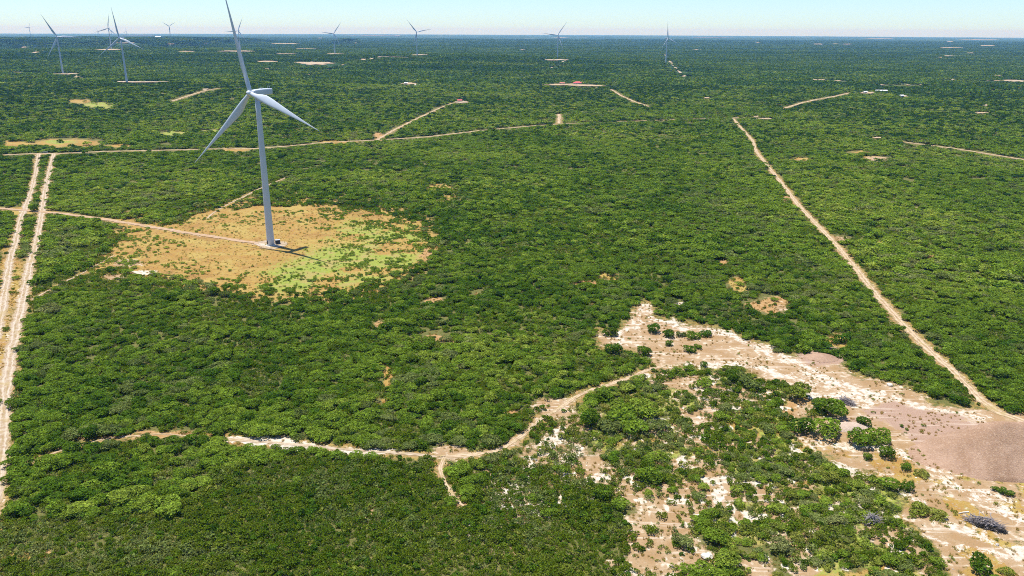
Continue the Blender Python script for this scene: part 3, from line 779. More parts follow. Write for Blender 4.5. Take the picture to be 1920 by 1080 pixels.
# pad, transformer and steps at the nearest turbine
padp = gpts([(473, 455), (500, 451), (536, 453), (541, 458), (533, 462), (512, 468), (488, 464)])
V = []; 
for a, b in zip(padp, np.roll(padp, -1, 0)):
    for k in range(8):
        q = a + (b - a) * k / 8 + (rng.random(2) - 0.5) * 0.9
        V.append((q[0], q[1], float(hgt(*q)) + 0.16))
me = mesh_np('gravel_pad', V, [list(range(len(V)))], [M['road_white']])
me.uv_layers.new(name='uv')
if me.polygons[0].normal.z < 0: me.flip_normals()
tag(link('gravel_pad', me), 'pale gravel pad around the foot of the nearest wind turbine', 'gravel pad', kind='structure')
tf = empty('transformer_box', on(521, 457.5) + Vector((0, 0, 0.16)), 0.5)
tag(tf, 'dark transformer cabinet on the pale pad beside the turbine foot', 'transformer')
b_ = bmesh.new(); box(b_, 0, 0, 1.15, 2.6, 2.2, 2.3, 0.08); link('cabinet', bm_mesh('cabinet', b_, M['dark_metal']), tf)
b_ = bmesh.new(); box(b_, 0, 0, 2.38, 2.75, 2.35, 0.16, 0.03); link('lid', bm_mesh('lid', b_, M['steel']), tf)
b_ = bmesh.new()
for k in range(6): box(b_, -0.9 + 0.36 * k, -1.25, 1.1, 0.1, 0.3, 1.5)
link('cooling_fins', bm_mesh('cooling_fins', b_, M['dark_metal']), tf)

# ------------------------------------------------------------------ mounds
def mound(name, center, rx, ry, h, rot, mat, label, cat, flat=0.0, seed=1, skew=0.0, peak=False):
    n, k = 72, 26
    V, Fc = [], []
    for i in range(k + 1):
        f = i / k
        for q in range(n):
            a = 2 * math.pi * q / n
            e = 1 + 0.22 * (float(fbm(np.array(2 + math.cos(a) * 1.6), np.array(2 + math.sin(a) * 1.6), seed, 3)) - 0.5)
            X, Y = rx * f * e * math.cos(a), ry * f * e * math.sin(a)
            prof = min(1.0, (1 - f) / (1 - flat)) if flat else (1 - f) ** 1.0
            prof = prof * (1 - 0.25 * prof) / 0.75 if prof < 1 else 1.0
            prof = min(prof, 1.0)
            if peak:          # tipped heap: straight flanks at the angle of repose, soft crest, long skirt on the left
                e *= 1.0 + 0.18 * max(0.0, -math.cos(a)) ** 3
                X, Y = rx * f * e * math.cos(a), ry * f * e * math.sin(a)
                cl = 0.34                                 # the crest is a short level ridge
                ux = max(0.0, abs(X / rx) - cl) / (1 - cl); t_ = math.sqrt(ux * ux + (Y / ry) ** 2 + 0.012) - 0.11
                prof = max(0.0, 1 - t_ / 0.89) ** 1.08
            zz = h * prof * (1 + skew * math.cos(a) * f) + h * 0.10 * (float(fbm(np.array(X / 5 + 9), np.array(Y / 5 + 3), seed + 4, 3)) - 0.5) * min(1, (1 - f) * 4)
            if i == k: zz = -0.35
            V.append((X * math.cos(rot) - Y * math.sin(rot), X * math.sin(rot) + Y * math.cos(rot), zz))
    for i in range(k):
        for q in range(n):
            Fc.append([i * n + q, (i + 1) * n + q, (i + 1) * n + (q + 1) % n, i * n + (q + 1) % n])
    me = mesh_np(name, V, Fc, [mat], smooth=True)
    bmx = bmesh.new(); bmx.from_mesh(me); bmesh.ops.remove_doubles(bmx, verts=bmx.verts, dist=1e-4); bmesh.ops.recalc_face_normals(bmx, faces=bmx.faces); bmx.to_mesh(me); bmx.free()
    o = link(name, me); o.location = center
    return tag(o, label, cat)
mq = gpt(1945, 910)
mc = (mq[0] + 6, mq[1] + 15.5)
mound('gravel_mound', Vector((mc[0], mc[1], float(hgt(*mc)))), 30, 15.0, 11.2, 0.0, M['gravel'], 'big reddish gravel mound at the right picture edge', 'gravel mound', 0.0, 3, peak=True)
mound('gravel_mound', on(1540, 671), 6.6, 4.6, 1.5, -0.2, M['gravel'], 'small low reddish gravel mound at the back of the bare clearing', 'gravel mound', 0.3, 5)
mound('gravel_mound', on(1592, 801), 6.4, 3.4, 1.1, 0.15, M['caliche_pile'], 'pale flat topped gravel pile beside the dark round thicket', 'gravel mound', 0.45, 8)

# ------------------------------------------------------------------ buildings
def house(px, py, L, W, Hh, rz, roof, label, cat='house', hip=True, nwin=4, open_side=False):
    root = empty('house' if cat == 'house' else 'shed', on(px, py), rz)
    tag(root, label, cat)
    b = bmesh.new(); box(b, 0, 0, Hh / 2, L, W, Hh); link('wall', bm_mesh('wall', b, M['wall'] if roof != 'pale_roof' else M['pale_roof']), root)
    b = bmesh.new()
    ov, rh = 0.8, W * 0.28
    lo = [b.verts.new((sx * (L / 2 + ov), sy * (W / 2 + ov), Hh + 0.02)) for sx, sy in ((-1, -1), (1, -1), (1, 1), (-1, 1))]
    e = W / 2 if hip else -ov
    t0, t1 = b.verts.new((-(L / 2 - e), 0, Hh + rh)), b.verts.new((L / 2 - e, 0, Hh + rh))
    b.faces.new((lo[0], lo[1], t1, t0)); b.faces.new((lo[2], lo[3], t0, t1)); b.faces.new((lo[1], lo[2], t1)); b.faces.new((lo[3], lo[0], t0)); b.faces.new(lo[::-1])
    link('roof', bm_mesh('roof', b, M[roof]), root)
    for k in range(nwin):
        if k == nwin // 2: continue
        b = bmesh.new(); box(b, -L / 2 + L * (k + 0.5) / nwin, -W / 2 - 0.03, Hh * 0.55, 1.3, 0.1, 1.2); link('window', bm_mesh('window', b, M['glass']), root)
    b = bmesh.new(); box(b, -L / 2 + L * (nwin // 2 + 0.5) / nwin, -W / 2 - 0.03, 1.1, 1.1, 0.1, 2.15); link('door', bm_mesh('door', b, M['dark_metal']), root)
    return root
house(1083, 158, 19, 12, 3.2, 0.1, 'red_roof', 'low house with a bright red hipped roof in the far clearing', nwin=5)
house(1054, 158.5, 10, 8, 3.2, -0.1, 'rust_roof', 'smaller rusty roofed house left of the bright red roof', 'shed', False, 3)
house(862, 191, 7, 5, 2.8, 0.1, 'red_roof', 'small red roofed shed at the top of the sandy track', 'shed', False, 3)
house(761, 158, 6, 5, 3.0, 0.3, 'pale_roof', 'small white shed, left one of the pair in the middle distance', 'shed', False, 3)
house(783, 162, 11, 5, 2.6, 0.0, 'pale_roof', 'long white shed, right one of the pair in the middle distance', 'shed', False, 3)
house(1652, 173, 22, 6, 3.2, 0.0, 'pale_roof', 'long pale open shed beside the ranch clearing on the right', 'shed', False, 5)
house(1622, 175, 6, 5, 3.0, 0.3, 'pale_roof', 'small pale shed in the ranch clearing on the right', 'shed', False, 3)
house(1690, 182, 7, 5, 3.0, 0.3, 'pale_roof', 'lone pale shed right of the ranch clearing', 'shed', False, 3)
house(297, 71, 40, 18, 8, 0.0, 'pale_roof', 'tiny pale building on the far plain left of the nearest turbine', 'shed', False, 3)

# ------------------------------------------------------------------ plants: meshes
def crown_arrays(seed, cards, size, nl=10, height=1.25, base=0.18, spread=0.62, flat=0.72, up=0.15, jit=0.72, zlo=0.36):
    """leaf-sprays on an uneven crown made of lobes; unit radius"""
    r = np.random.default_rng(seed)
    cen, lr = [], []
    for k in range(nl):
        a = r.random() * 2 * math.pi; q = spread * math.sqrt(r.random())
        z = base + (height - base) * (zlo + (0.78 - zlo) * r.random()) * (1 - 0.35 * q)
        cen.append((q * math.cos(a), q * math.sin(a), z)); lr.append(0.26 + 0.22 * r.random())
    cen, lr = np.array(cen), np.array(lr)
    P, Nn = [], []
    tries = 0
    wts = lr ** 2 / (lr ** 2).sum()
    while len(P) < cards and tries < 40:
        tries += 1
        m = cards * 2
        k = r.choice(nl, m, p=wts)
        d = r.normal(size=(m, 3)); d /= np.linalg.norm(d, axis=1)[:, None]
        d[:, 2] = np.where(d[:, 2] < -0.35, -d[:, 2], d[:, 2])
        sc = lr[k] * (0.80 + 0.28 * r.random(m))
        p = cen[k] + d * sc[:, None] * np.array([1, 1, flat])
        dist = np.linalg.norm((p[:, None, :] - cen[None]) / np.array([1, 1, flat]), axis=2) / lr[None]
        ok = (dist.min(1) > 0.70) & (p[:, 2] > base * 0.4)
        P += list(p[ok]); Nn += list(d[ok])
    P, Nn = np.array(P[:cards]), np.array(Nn[:cards])
    n = len(P)
    nn = Nn + np.array([0, 0, up]) + r.normal(size=(n, 3)) * jit
    nn /= np.linalg.norm(nn, axis=1)[:, None]
    t = np.cross(nn, r.normal(size=(n, 3))); t /= np.linalg.norm(t, axis=1)[:, None]
    b = np.cross(nn, t)
    s = size * (0.6 + 0.8 * r.random(n)); s2 = s * (0.5 + 0.4 * r.random(n))
    fold = (nn * (s * 0.22)[:, None])
    c = np.stack([P - t * s[:, None], P - b * s2[:, None] + fold * 0.6, P + t * s[:, None], P + b * s2[:, None] + fold * 0.6], 1).reshape(-1, 3)
    f = np.arange(4 * n).reshape(n, 4)
    lobe_tone = 0.78 + 0.44 * r.random(nl)
    kk = np.argmin(np.linalg.norm(P[:, None] - cen[None], axis=2), 1)
    tone = np.clip(lobe_tone[kk] * (1 + 0.27 * r.normal(size=n)), 0.4, 1.9)
    return c, f, tone, cen, lr

def with_tone(me, tone):
    at = me.attributes.new('tone', 'FLOAT', 'FACE'); at.data.foreach_set('value', np.asarray(tone, np.float32))

def crown_mesh(name, mat, **kw):
    c, f, tone, cen, lr = crown_arrays(**kw)
    me = mesh_np(name, c, f, [mat]); with_tone(me, tone)
    return me, cen, lr

def trunk_bm(cen, lr, seed, stems=3, thick=0.055):
    r = np.random.default_rng(seed)
    bm = bmesh.new()
    order = np.argsort(-lr)[:stems + 3]
    for k, q in enumerate(order):
        c = cen[q]
        a = r.random() * 6.28; b0 = (0.10 * math.cos(a), 0.10 * math.sin(a), -0.08)
        mid = (0.4 * c[0] + 0.05 * r.normal(), 0.4 * c[1] + 0.05 * r.normal(), 0.42 * c[2])
        t = thick * (1.0 if k < stems else 0.6)
        tube(bm, [b0, mid, (c[0], c[1], c[2])], [t, t * 0.75, t * 0.3], 5)
    return bm

LIB = bpy.data.collections.new('plant_library')          # not linked: only instanced
def lib_coll(name): return bpy.data.collections.new(name)

def joined_plant(name, mat, seed, cards, size, coll, trunk=True, **kw):
    c, f, tone, cen, lr = crown_arrays(seed=seed, cards=cards, size=size, **kw)
    if trunk:
        bm = trunk_bm(cen, lr, seed)
        bm.verts.index_update()
        tv = np.array([v.co[:] for v in bm.verts]); tf_ = []
        for fc in bm.faces:
            q = [v.index for v in fc.verts]
            if len(q) == 4: tf_.append(q)
        bm.free()
        f = np.concatenate([f, np.array(tf_) + len(c)]); c = np.concatenate([c, tv])
        mi = [0] * len(tone) + [1] * len(tf_); tone = np.concatenate([tone, np.ones(len(tf_))])
        me = mesh_np(name, c, f, [mat, M['bark']], mat_idx=mi)
    else:
        me = mesh_np(name, c, f, [mat])
    with_tone(me, tone)
    o = bpy.data.objects.new(name, me); coll.objects.link(o)
    return o

KIND_SHAPE = {'bright': dict(nl=15, height=1.30, spread=0.66, flat=0.70), 'dark': dict(nl=13, height=1.35, spread=0.60, flat=0.85, base=0.03, zlo=0.2), 'grey': dict(nl=12, height=1.15, spread=0.68, flat=0.65, jit=0.8),
              'cedar': dict(nl=11, height=1.25, spread=0.62, flat=0.78),
              'olive': dict(nl=9, height=1.1, spread=0.62, flat=0.7, jit=0.8)}
CO = {}
for kd in ('bright', 'dark', 'grey', 'olive', 'cedar'):
    for lod, cards, size, nv in (('near', 760, 0.088, 7), ('mid', 260, 0.140, 6), ('far', 90, 0.225, 5)):
        co = lib_coll(f'{kd}_{lod}')
        for k in range(nv): joined_plant(f'{kd}_{lod}_{k}', M['leaf_' + kd], 100 + k * 7 + {'bright': 0, 'dark': 1000, 'grey': 2000, 'olive': 3000, 'cedar': 4000}[kd], cards, size, co, lod == 'near', **KIND_SHAPE[kd])
        CO[kd, lod] = co
co = CO['scrub'] = lib_coll('scrub')
for k in range(2): joined_plant(f'scrub_dark_{k}', M['leaf_dark'], 520 + k, 170, 0.15, co, False, nl=9, height=1.0, base=0.0, spread=0.7, flat=0.8, up=0.05, jit=0.9, zlo=0.15)
for k in range(6): joined_plant(f'scrub_{k}', M['leaf_scrub'], 500 + k, 170, 0.14, co, False, nl=8, height=1.0, base=0.0, spread=0.7, flat=0.8, up=0.05, jit=0.9)
co = CO['scrub_pale'] = lib_coll('scrub_pale')
for k in range(4): joined_plant(f'scrub_pale_{k}', M['leaf_grey'], 540 + k, 80, 0.17, co, False, nl=7, height=1.0, base=0.0, spread=0.7, flat=0.8, up=0.05, jit=0.9)
co = CO['herb'] = lib_coll('herb')
for k in range(4): joined_plant(f'herb_{k}', M['leaf_olive'], 560 + k, 60, 0.2, co, False, nl=6, height=0.8, base=0.0, spread=0.7, flat=0.7, up=0.1, jit=0.9)

def tuft_obj(name, mat, seed, coll, blades=26):
    r = np.random.default_rng(seed); V = []; Fc = []
    for k in range(blades):
        a = r.random() * 6.28; q = 0.5 * math.sqrt(r.random()); p = np.array([q * math.cos(a), q * math.sin(a), -0.02])
        l = np.array([0.5 * math.cos(a) * (0.4 + r.random()), 0.5 * math.sin(a) * (0.4 + r.random()), 0.55 + 0.5 * r.random()]) * 0.8
        s = np.array([-math.sin(a + r.normal()), math.cos(a), 0]) * 0.10
        i = len(V); V += [p - s, p + s, p + l * 0.6 + s * 0.7, p + l]; Fc.append([i, i + 1, i + 2, i + 3])
    me = mesh_np(name, np.array(V), np.array(Fc), [mat]); with_tone(me, 0.75 + 0.5 * r.random(len(Fc)))
    o = bpy.data.objects.new(name, me); coll.objects.link(o)
co = CO['tuft'] = lib_coll('tuft')
for k in range(4): tuft_obj(f'tuft_{k}', M['straw'], 600 + k, co)
def rock_obj(name, mat, seed, coll):
    bm = bmesh.new(); bmesh.ops.create_icosphere(bm, subdivisions=1, radius=0.5)
    r = random.Random(seed)
    for v in bm.verts: v.co = Vector((v.co.x * (0.8 + 0.6 * r.random()), v.co.y * (0.8 + 0.5 * r.random()), v.co.z * (0.4 + 0.35 * r.random())))
    me = bm_mesh(name, bm, mat); o = bpy.data.objects.new(name, me); coll.objects.link(o)
co = CO['rock'] = lib_coll('rock')
for k in range(5): rock_obj(f'rock_{k}', M['rock'] if k < 4 else M['rock_grey'], k, co)

def patch_obj(name, seed, coll, side=64.0, n=125, mixp=(0.20, 0.36, 0.04, 0.40)):
    r = np.random.default_rng(seed); Cs, Fs, Ts, Ms = [], [], [], []; off = 0
    for k in range(n):
        mi = int(r.choice(4, p=mixp))
        c, f, tone, _, _ = crown_arrays(seed=seed * 100 + k % 7, cards=16, size=0.55, nl=5, height=1.2, spread=0.5, jit=0.45)
        R_ = 2.6 + 1.9 * r.random()
        a = r.random() * 6.28; ca, sa = math.cos(a), math.sin(a)
        c = np.stack([c[:, 0] * ca - c[:, 1] * sa, c[:, 0] * sa + c[:, 1] * ca, c[:, 2]], 1) * np.array([R_, R_, R_ * 0.8]) + np.array([(r.random() - 0.5) * side, (r.random() - 0.5) * side, 0])
        Cs.append(c); Fs.append(f + off); off += len(c); Ts.append(tone * (0.88 + 0.24 * r.random())); Ms += [mi] * len(f)
    me = mesh_np(name, np.concatenate(Cs), np.concatenate(Fs), [M['leaf_bright'], M['leaf_dark'], M['leaf_grey'], M['leaf_cedar']], mat_idx=Ms); with_tone(me, np.concatenate(Ts))
    o = bpy.data.objects.new(name, me); coll.objects.link(o)
co = CO['patch'] = lib_coll('patch')
for k in range(6): patch_obj(f'patch_{k}', 700 + k, co)
co = CO['patch_dark'] = lib_coll('patch_dark')
for k in range(4): patch_obj(f'patch_dark_{k}', 740 + k, co, mixp=(0.06, 0.10, 0.02, 0.82))

def scatter(name, coll, pts, rotz, scl, label, cat, sclz=None):
    """one object: plants set out on points by geometry nodes"""
    n = len(pts)
    me = bpy.data.meshes.new(name); me.vertices.add(n); me.vertices.foreach_set('co', np.asarray(pts, np.float32).ravel())
    a = me.attributes.new('rot', 'FLOAT_VECTOR', 'POINT')
    rv = np.zeros((n, 3), np.float32); rv[:, 2] = rotz; a.data.foreach_set('vector', rv.ravel())
    a = me.attributes.new('scl', 'FLOAT_VECTOR', 'POINT')
    sq = rng.uniform(0.82, 1.24, n)
    s3 = np.stack([scl * sq, scl / sq, scl if sclz is None else sclz], 1).astype(np.float32); a.data.foreach_set('vector', s3.ravel())
    a = me.attributes.new('idx', 'INT', 'POINT'); a.data.foreach_set('value', rng.integers(0, len(coll.objects), n).astype(np.int32))
    o = link(name, me)
    t = bpy.data.node_groups.new(name, 'GeometryNodeTree')
    t.interface.new_socket('Geometry', in_out='INPUT', socket_type='NodeSocketGeometry'); t.interface.new_socket('Geometry', in_out='OUTPUT', socket_type='NodeSocketGeometry')
    N = t.nodes
    gi, go = N.new('NodeGroupInput'), N.new('NodeGroupOutput')
    ci = N.new('GeometryNodeCollectionInfo'); ci.inputs['Collection'].default_value = coll; ci.inputs['Separate Children'].default_value = True; ci.inputs['Reset Children'].default_value = True
    iop = N.new('GeometryNodeInstanceOnPoints'); iop.inputs['Pick Instance'].default_value = True
    def na_(nm, ty):
        q = N.new('GeometryNodeInputNamedAttribute'); q.data_type = ty; q.inputs['Name'].default_value = nm
        return q.outputs['Attribute']
    er = N.new('FunctionNodeEulerToRotation')
    t.links.new(na_('rot', 'FLOAT_VECTOR'), er.inputs[0])
    t.links.new(gi.outputs[0], iop.inputs['Points']); t.links.new(ci.outputs[0], iop.inputs['Instance'])
    t.links.new(na_('idx', 'INT'), iop.inputs['Instance Index']); t.links.new(er.outputs[0], iop.inputs['Rotation']); t.links.new(na_('scl', 'FLOAT_VECTOR'), iop.inputs['Scale'])
    t.links.new(iop.outputs[0], go.inputs[0])
    md = o.modifiers.new('plants', 'NODES'); md.node_group = t
    return tag(o, label, cat, kind='stuff')

# ------------------------------------------------------------------ plants: where they stand
def grid_points(spacing, r0, r1, az_max, jit=0.9, seed=1):
    r = np.random.default_rng(seed)
    X = r1 * math.sin(math.radians(az_max))
    xs = np.arange(-X, X, spacing); ys = np.arange(r0 * 0.6, r1, spacing)
    gx_, gy_ = np.meshgrid(xs, ys)
    gx_ = gx_ + (np.arange(len(ys)) % 2 * 0.5 * spacing)[:, None]
    p = np.stack([gx_.ravel(), gy_.ravel()], 1) + (r.random((gx_.size, 2)) - 0.5) * spacing * jit
    rr = np.hypot(p[:, 0], p[:, 1]); aa = np.abs(np.degrees(np.arctan2(p[:, 0], p[:, 1])))
    return p[(rr > r0) & (rr < r1) & (aa < az_max)]

def keep_off(x, y, hplant, margin):
    """True where a plant may stand: roads, pads and mounds stay open, also where its height would hide them in the photograph"""
    r = np.hypot(x, y)
    ok = np.ones(x.shape, bool)
    margin = np.broadcast_to(np.asarray(margin, float), x.shape)
    sh = np.minimum(hplant * r / (CAM_H - hplant * 0.5), 260.0)
    for f in ((0.0, 0.3, 0.6, 0.9) if r.mean() < 500 else (0.0, 0.2, 0.4, 0.6, 0.8, 0.95)):
        xx, yy = x + x / r * sh * f, y + y / r * sh * f
        mg = margin * (1.0 if f == 0 else 0.0)
        for n, pl, wd, lk, kp, lb in ROADW:
            lo, hi = pl.min(0) - wd - 12, pl.max(0) + wd + 12
            c = (xx > lo[0]) & (xx < hi[0]) & (yy > lo[1]) & (yy < hi[1]) & ok
            if not c.any(): continue
            dd = line_dist(xx[c], yy[c], pl)
            thr = wd / 2 * 0.85 + (kp + mg[c] if f == 0 else kp * 0.2)
            thr = thr * (0.6 + 0.6 * vnoise(xx[c] / 5, yy[c] / 5, 91))
            i = np.where(c)[0]; ok[i[dd < thr]] = False
        for ctr, pts, R_ in PADW:
            c = (np.abs(xx - ctr[0]) < R_ + 30) & (np.abs(yy - ctr[1]) < R_ + 30) & ok
            if not c.any(): continue
            i = np.where(c)[0]; ok[i[pip_sd(xx[c], yy[c], pts) > -margin[c]]] = False
    return ok

def zones(x, y):
    """tree density, scrub density and a few flags for points on the ground"""
    z = hgt(x, y)
    u, v, d = project(x, y, z)
    wob = 24 * 200 / d
    u2, v2 = u + (fbm(x / 8, y / 8, 61, 3) - 0.5) * 2 * wob, v + (fbm(x / 8, y / 8, 62, 3) - 0.5) * wob
    near = np.hypot(x, y) < 1600
    tree = np.full(x.shape, 0.96); scrub = np.full(x.shape, 0.8)
    gap = fbm(x / 14, y / 14, 71, 3)
    tree *= 1 - 0.9 * sstep(0.62, 0.72, gap)
    fl = {k: np.zeros(x.shape, bool) for k in ('scrub', 'open', 'mixed', 'clear', 'turb', 'spot', 'lush', 'ring')}
    edge = np.zeros(x.shape); fl['edge'] = edge
    def inside(k, poly, m=0):
        f = np.zeros(x.shape, bool); f[near] = pip_sd(u2[near], v2[near], poly) > m; fl[k] |= f; return f
    f = inside('scrub', SCRUB); tree[f] = 0.012; scrub[f] = 1.0
    f = inside('mixed', MIXED); tree[f] = np.where(gap[f] < 0.55, 0.86, 0.24); scrub[f] = np.where(gap[f] < 0.55, 0.95, 0.62)
    f = inside('open', OPEN_CALICHE); tree[f] = 0.02; scrub[f] = np.where(gap[f] < 0.50, 0.9, 0.34)
    f = inside('open', DIRT); tree[f] = np.where(gap[f] < 0.52, 0.6, 0.08); scrub[f] = np.where(gap[f] < 0.50, 0.8, 0.22)
    f = inside('ring', TURBINE_CLEARING, -60)
    rs = pip_sd(u2[f], v2[f], TURBINE_CLEARING)
    tree[f] *= np.clip(0.22 + 0.78 * (-rs / 55) * (0.5 + vnoise(x[f] / 7, y[f] / 7, 181)), 0, 1); scrub[f] = 1.0; edge[f] = np.clip(1 - np.abs(rs) / 45, 0, 1)
    f = inside('turb', TURBINE_CLEARING, -4); tree[f] = 0.0; scrub[f] = 0.0
    inside('lush', LUSH)
    f = inside('clear', CLEARING, -3); tree[f] = 0.0; scrub[f] = 0.0
    sp_ = np.zeros(x.shape, bool); wide = np.zeros(x.shape, bool)
    for s in SPOTS: sp_[near] |= ellipse_f(u2[near], v2[near], s) > (-0.25 if s[2] > 14 else -0.5)
    for s in SPOTS:
        if s[2] >= 40 and s[1] < 300: wide[near] |= ellipse_f(u2[near], v2[near] - 2, (s[0], s[1], s[2], s[3] * 1.25, '')) > -0.1
    sp_ |= wide
    fl['spot'] = sp_
    tree[sp_] *= np.where((v[sp_] < 420) & ~wide[sp_], 0.35, 0.05); scrub[sp_] *= 0.14
    return tree, scrub, gap, fl, u, v, d, z

def kinds_for(x, y, n, fl, seed):
    r = np.random.default_rng(seed)
    a = 0.55 * fbm(x / 55, y / 55, 81, 3) + 0.45 * fbm(x / 260, y / 260, 83, 3); b = fbm(x / 30, y / 30, 82, 3)
    pd = np.clip(0.13 + 4.0 * (a - 0.5), 0.04, 0.75); pg = np.clip(0.09 + 2.2 * (b - 0.52), 0.02, 0.55)
    q = r.random(n)
    k = np.where(q < pd, 1, np.where(q < pd + pg * (1 - pd), 2, 0))
    k = np.where(fl['mixed'] & (k == 1) & (r.random(n) < 0.7), 0, k)
    k = np.where(fl['mixed'] & (r.random(n) < 0.34), 3, k)
    k = np.where(fl['mixed'] & (r.random(n) < 0.28), 2, k)
    r_ = np.hypot(x, y)
    pc = sstep(450, 2000, r_) * 0.56 * np.clip(1.0 + 3.5 * (fbm(x / 170, y / 170, 84, 3) - 0.47), 0.15, 1.25)
    k = np.where(r.random(n) < pc, 4, k)
    return k
KN = ['bright', 'dark', 'grey', 'olive', 'cedar']

SOLO = []       # (x, y, radius, height factor, kind, label, group) for shrubs that stand out
def solo(px, py, wpx, kind, label, hf=0.8, group=None):
    p = gpt(px, py); z = float(hgt(*p)); _, _, d = project(p[0], p[1], z)
    SOLO.append((p[0], p[1], wpx * float(d) / F / 2 * 1.05, hf, kind, label, group))
solo(1145, 629, 30, 'dark', 'round dark green bush on the left rim of the bare clearing')
solo(1152, 662, 40, 'dark', 'wide spiky dark bush at the lower left corner of the bare clearing', 0.75)
solo(1206, 666, 29, 'dark', 'round dark bush standing alone on the tan floor of the clearing', 0.95)
solo(1224, 622, 30, 'dark', 'dark bush at the upper end of the bush row in the clearing')
solo(1253, 631, 27, 'dark', 'second dark bush from the upper end of the clearing bush row', 0.75)
solo(1277, 630, 19, 'grey', 'small loose bush in the middle of the clearing bush row', 0.9)
solo(1300, 634, 27, 'bright', 'green bush near the right end of the clearing bush row')
solo(1322, 629, 28, 'dark', 'low dark bush at the right end of the clearing bush row', 0.5)
solo(1255, 648, 18, 'dark', 'small round bush just below the clearing bush row', 0.85)
solo(1292, 660, 25, 'dark', 'low twin bush, left half, in the middle of the clearing', 0.7)
solo(1309, 653, 18, 'bright', 'low twin bush, right half, in the middle of the clearing', 0.7)
solo(1319, 688, 17, 'dark', 'small dark bush at the lower edge of the clearing floor', 0.9)
solo(1293, 689, 14, 'grey', 'tiny grey bush at the lower edge of the clearing floor')
solo(1171, 671, 17, 'grey', 'pale bush touching the wide spiky bush', 0.9)
solo(1225, 687, 13, 'olive', 'tiny olive bush below the lone round bush')
solo(1372, 716, 30, 'dark', 'upright very dark bush below the clearing, beside a paler one', 1.2)
solo(1402, 725, 48, 'grey', 'wide pale bush right of the upright dark bush', 0.7)
solo(1266, 703, 30, 'bright', 'bush at the top of the thicket below the clearing')
solo(1320, 722, 36, 'bright', 'bush on pale ground below the clearing', 0.6)
solo(1495, 745, 54, 'olive', 'big pale olive tree at the left rim of the caliche strip', 0.85)
solo(1803, 758, 28, 'dark', 'round dark bush where the long dirt road meets the clearing', 0.9)
solo(1752, 745, 26, 'dark', 'dark bush in front of the tree belt by the clearing')
solo(1618, 796, 30, 'dark', 'upper bush of the dark round thicket by the pale gravel pile')
solo(1612, 833, 54, 'dark', 'left bush of the dark round thicket by the pale gravel pile', 0.7)
solo(1643, 828, 52, 'bright', 'middle bush of the round thicket by the pale gravel pile', 0.8)
solo(1663, 856, 36, 'dark', 'lowest bush of the round thicket by the pale gravel pile', 0.9)
solo(1625, 861, 21, 'dark', 'small ball shaped bush below the round thicket', 0.9)
solo(1697, 879, 24, 'dark', 'small bush on the pale ground right of the round thicket', 0.7)
solo(1728, 892, 30, 'olive', 'olive bush below the reddish mound', 0.6)
solo(1690, 800, 9, 'dark', 'tiny dark bush, upper of two on the gravel flat', 0.8)
solo(1700, 806, 9, 'olive', 'tiny olive bush, lower of two on the gravel flat', 0.8)
solo(1700, 918, 28, 'dark', 'bush standing right of the lower right thicket', 0.9)
solo(1722, 962, 44, 'olive', 'loose olive bush on the dry grass at lower right', 0.7)
solo(1755, 968, 40, 'olive', 'second loose olive bush beside the dead brush heap', 0.6)
solo(1866, 919, 18, 'dark', 'small green bush at the toe of the mound, upper one', 0.7)
solo(1886, 927, 28, 'dark', 'green bush at the toe of the mound, lower one', 0.6)
solo(1836, 1068, 50, 'dark', 'dark bush at the lower right corner of the view', 0.9)
solo(1885, 1075, 30, 'olive', 'pale bush at the bottom right corner', 0.7)
solo(1133, 935, 44, 'dark', 'round dark bush among the white caliche patches', 0.9)
solo(1107, 800, 40, 'dark', 'tall dark bush left of the big pale bush at centre right', 1.25)
solo(318, 962, 62, 'bright', 'right one of three joined bright mesquite trees in the low scrub', 0.66)
solo(278, 955, 50, 'bright', 'middle one of three joined bright mesquite trees in the low scrub', 0.7)
solo(225, 945, 54, 'bright', 'left one of three joined bright mesquite trees in the low scrub', 0.7)
solo(65, 396, 22, 'dark', 'lone dark tree between the twin tracks at the road crossing', 0.9)
solo(1165, 790, 62, 'bright', 'left part of the domed tree clump in the lower right thicket', 0.75)
solo(1205, 778, 66, 'bright', 'right part of the domed tree clump in the lower right thicket', 0.75)
solo(1190, 812, 58, 'bright', 'front tree of the domed clump in the lower right thicket', 0.7)
solo(1140, 808, 50, 'grey', 'grey green tree leaning against the domed tree clump', 0.7)
solo(1232, 806, 46, 'grey', 'pale tree on the right flank of the domed tree clump', 0.7)
solo(1548, 815, 64, 'bright', 'broad green tree left of the pale gravel pile', 0.65)
solo(1555, 780, 60, 'bright', 'tree behind the broad one left of the pale gravel pile', 0.8)
solo(1505, 810, 50, 'dark', 'darker tree on the left flank of the broad one by the gravel pile', 0.8)
SX = np.array([s[0] for s in SOLO]); SY = np.array([s[1] for s in SOLO]); SR = np.array([s[2] for s in SOLO])

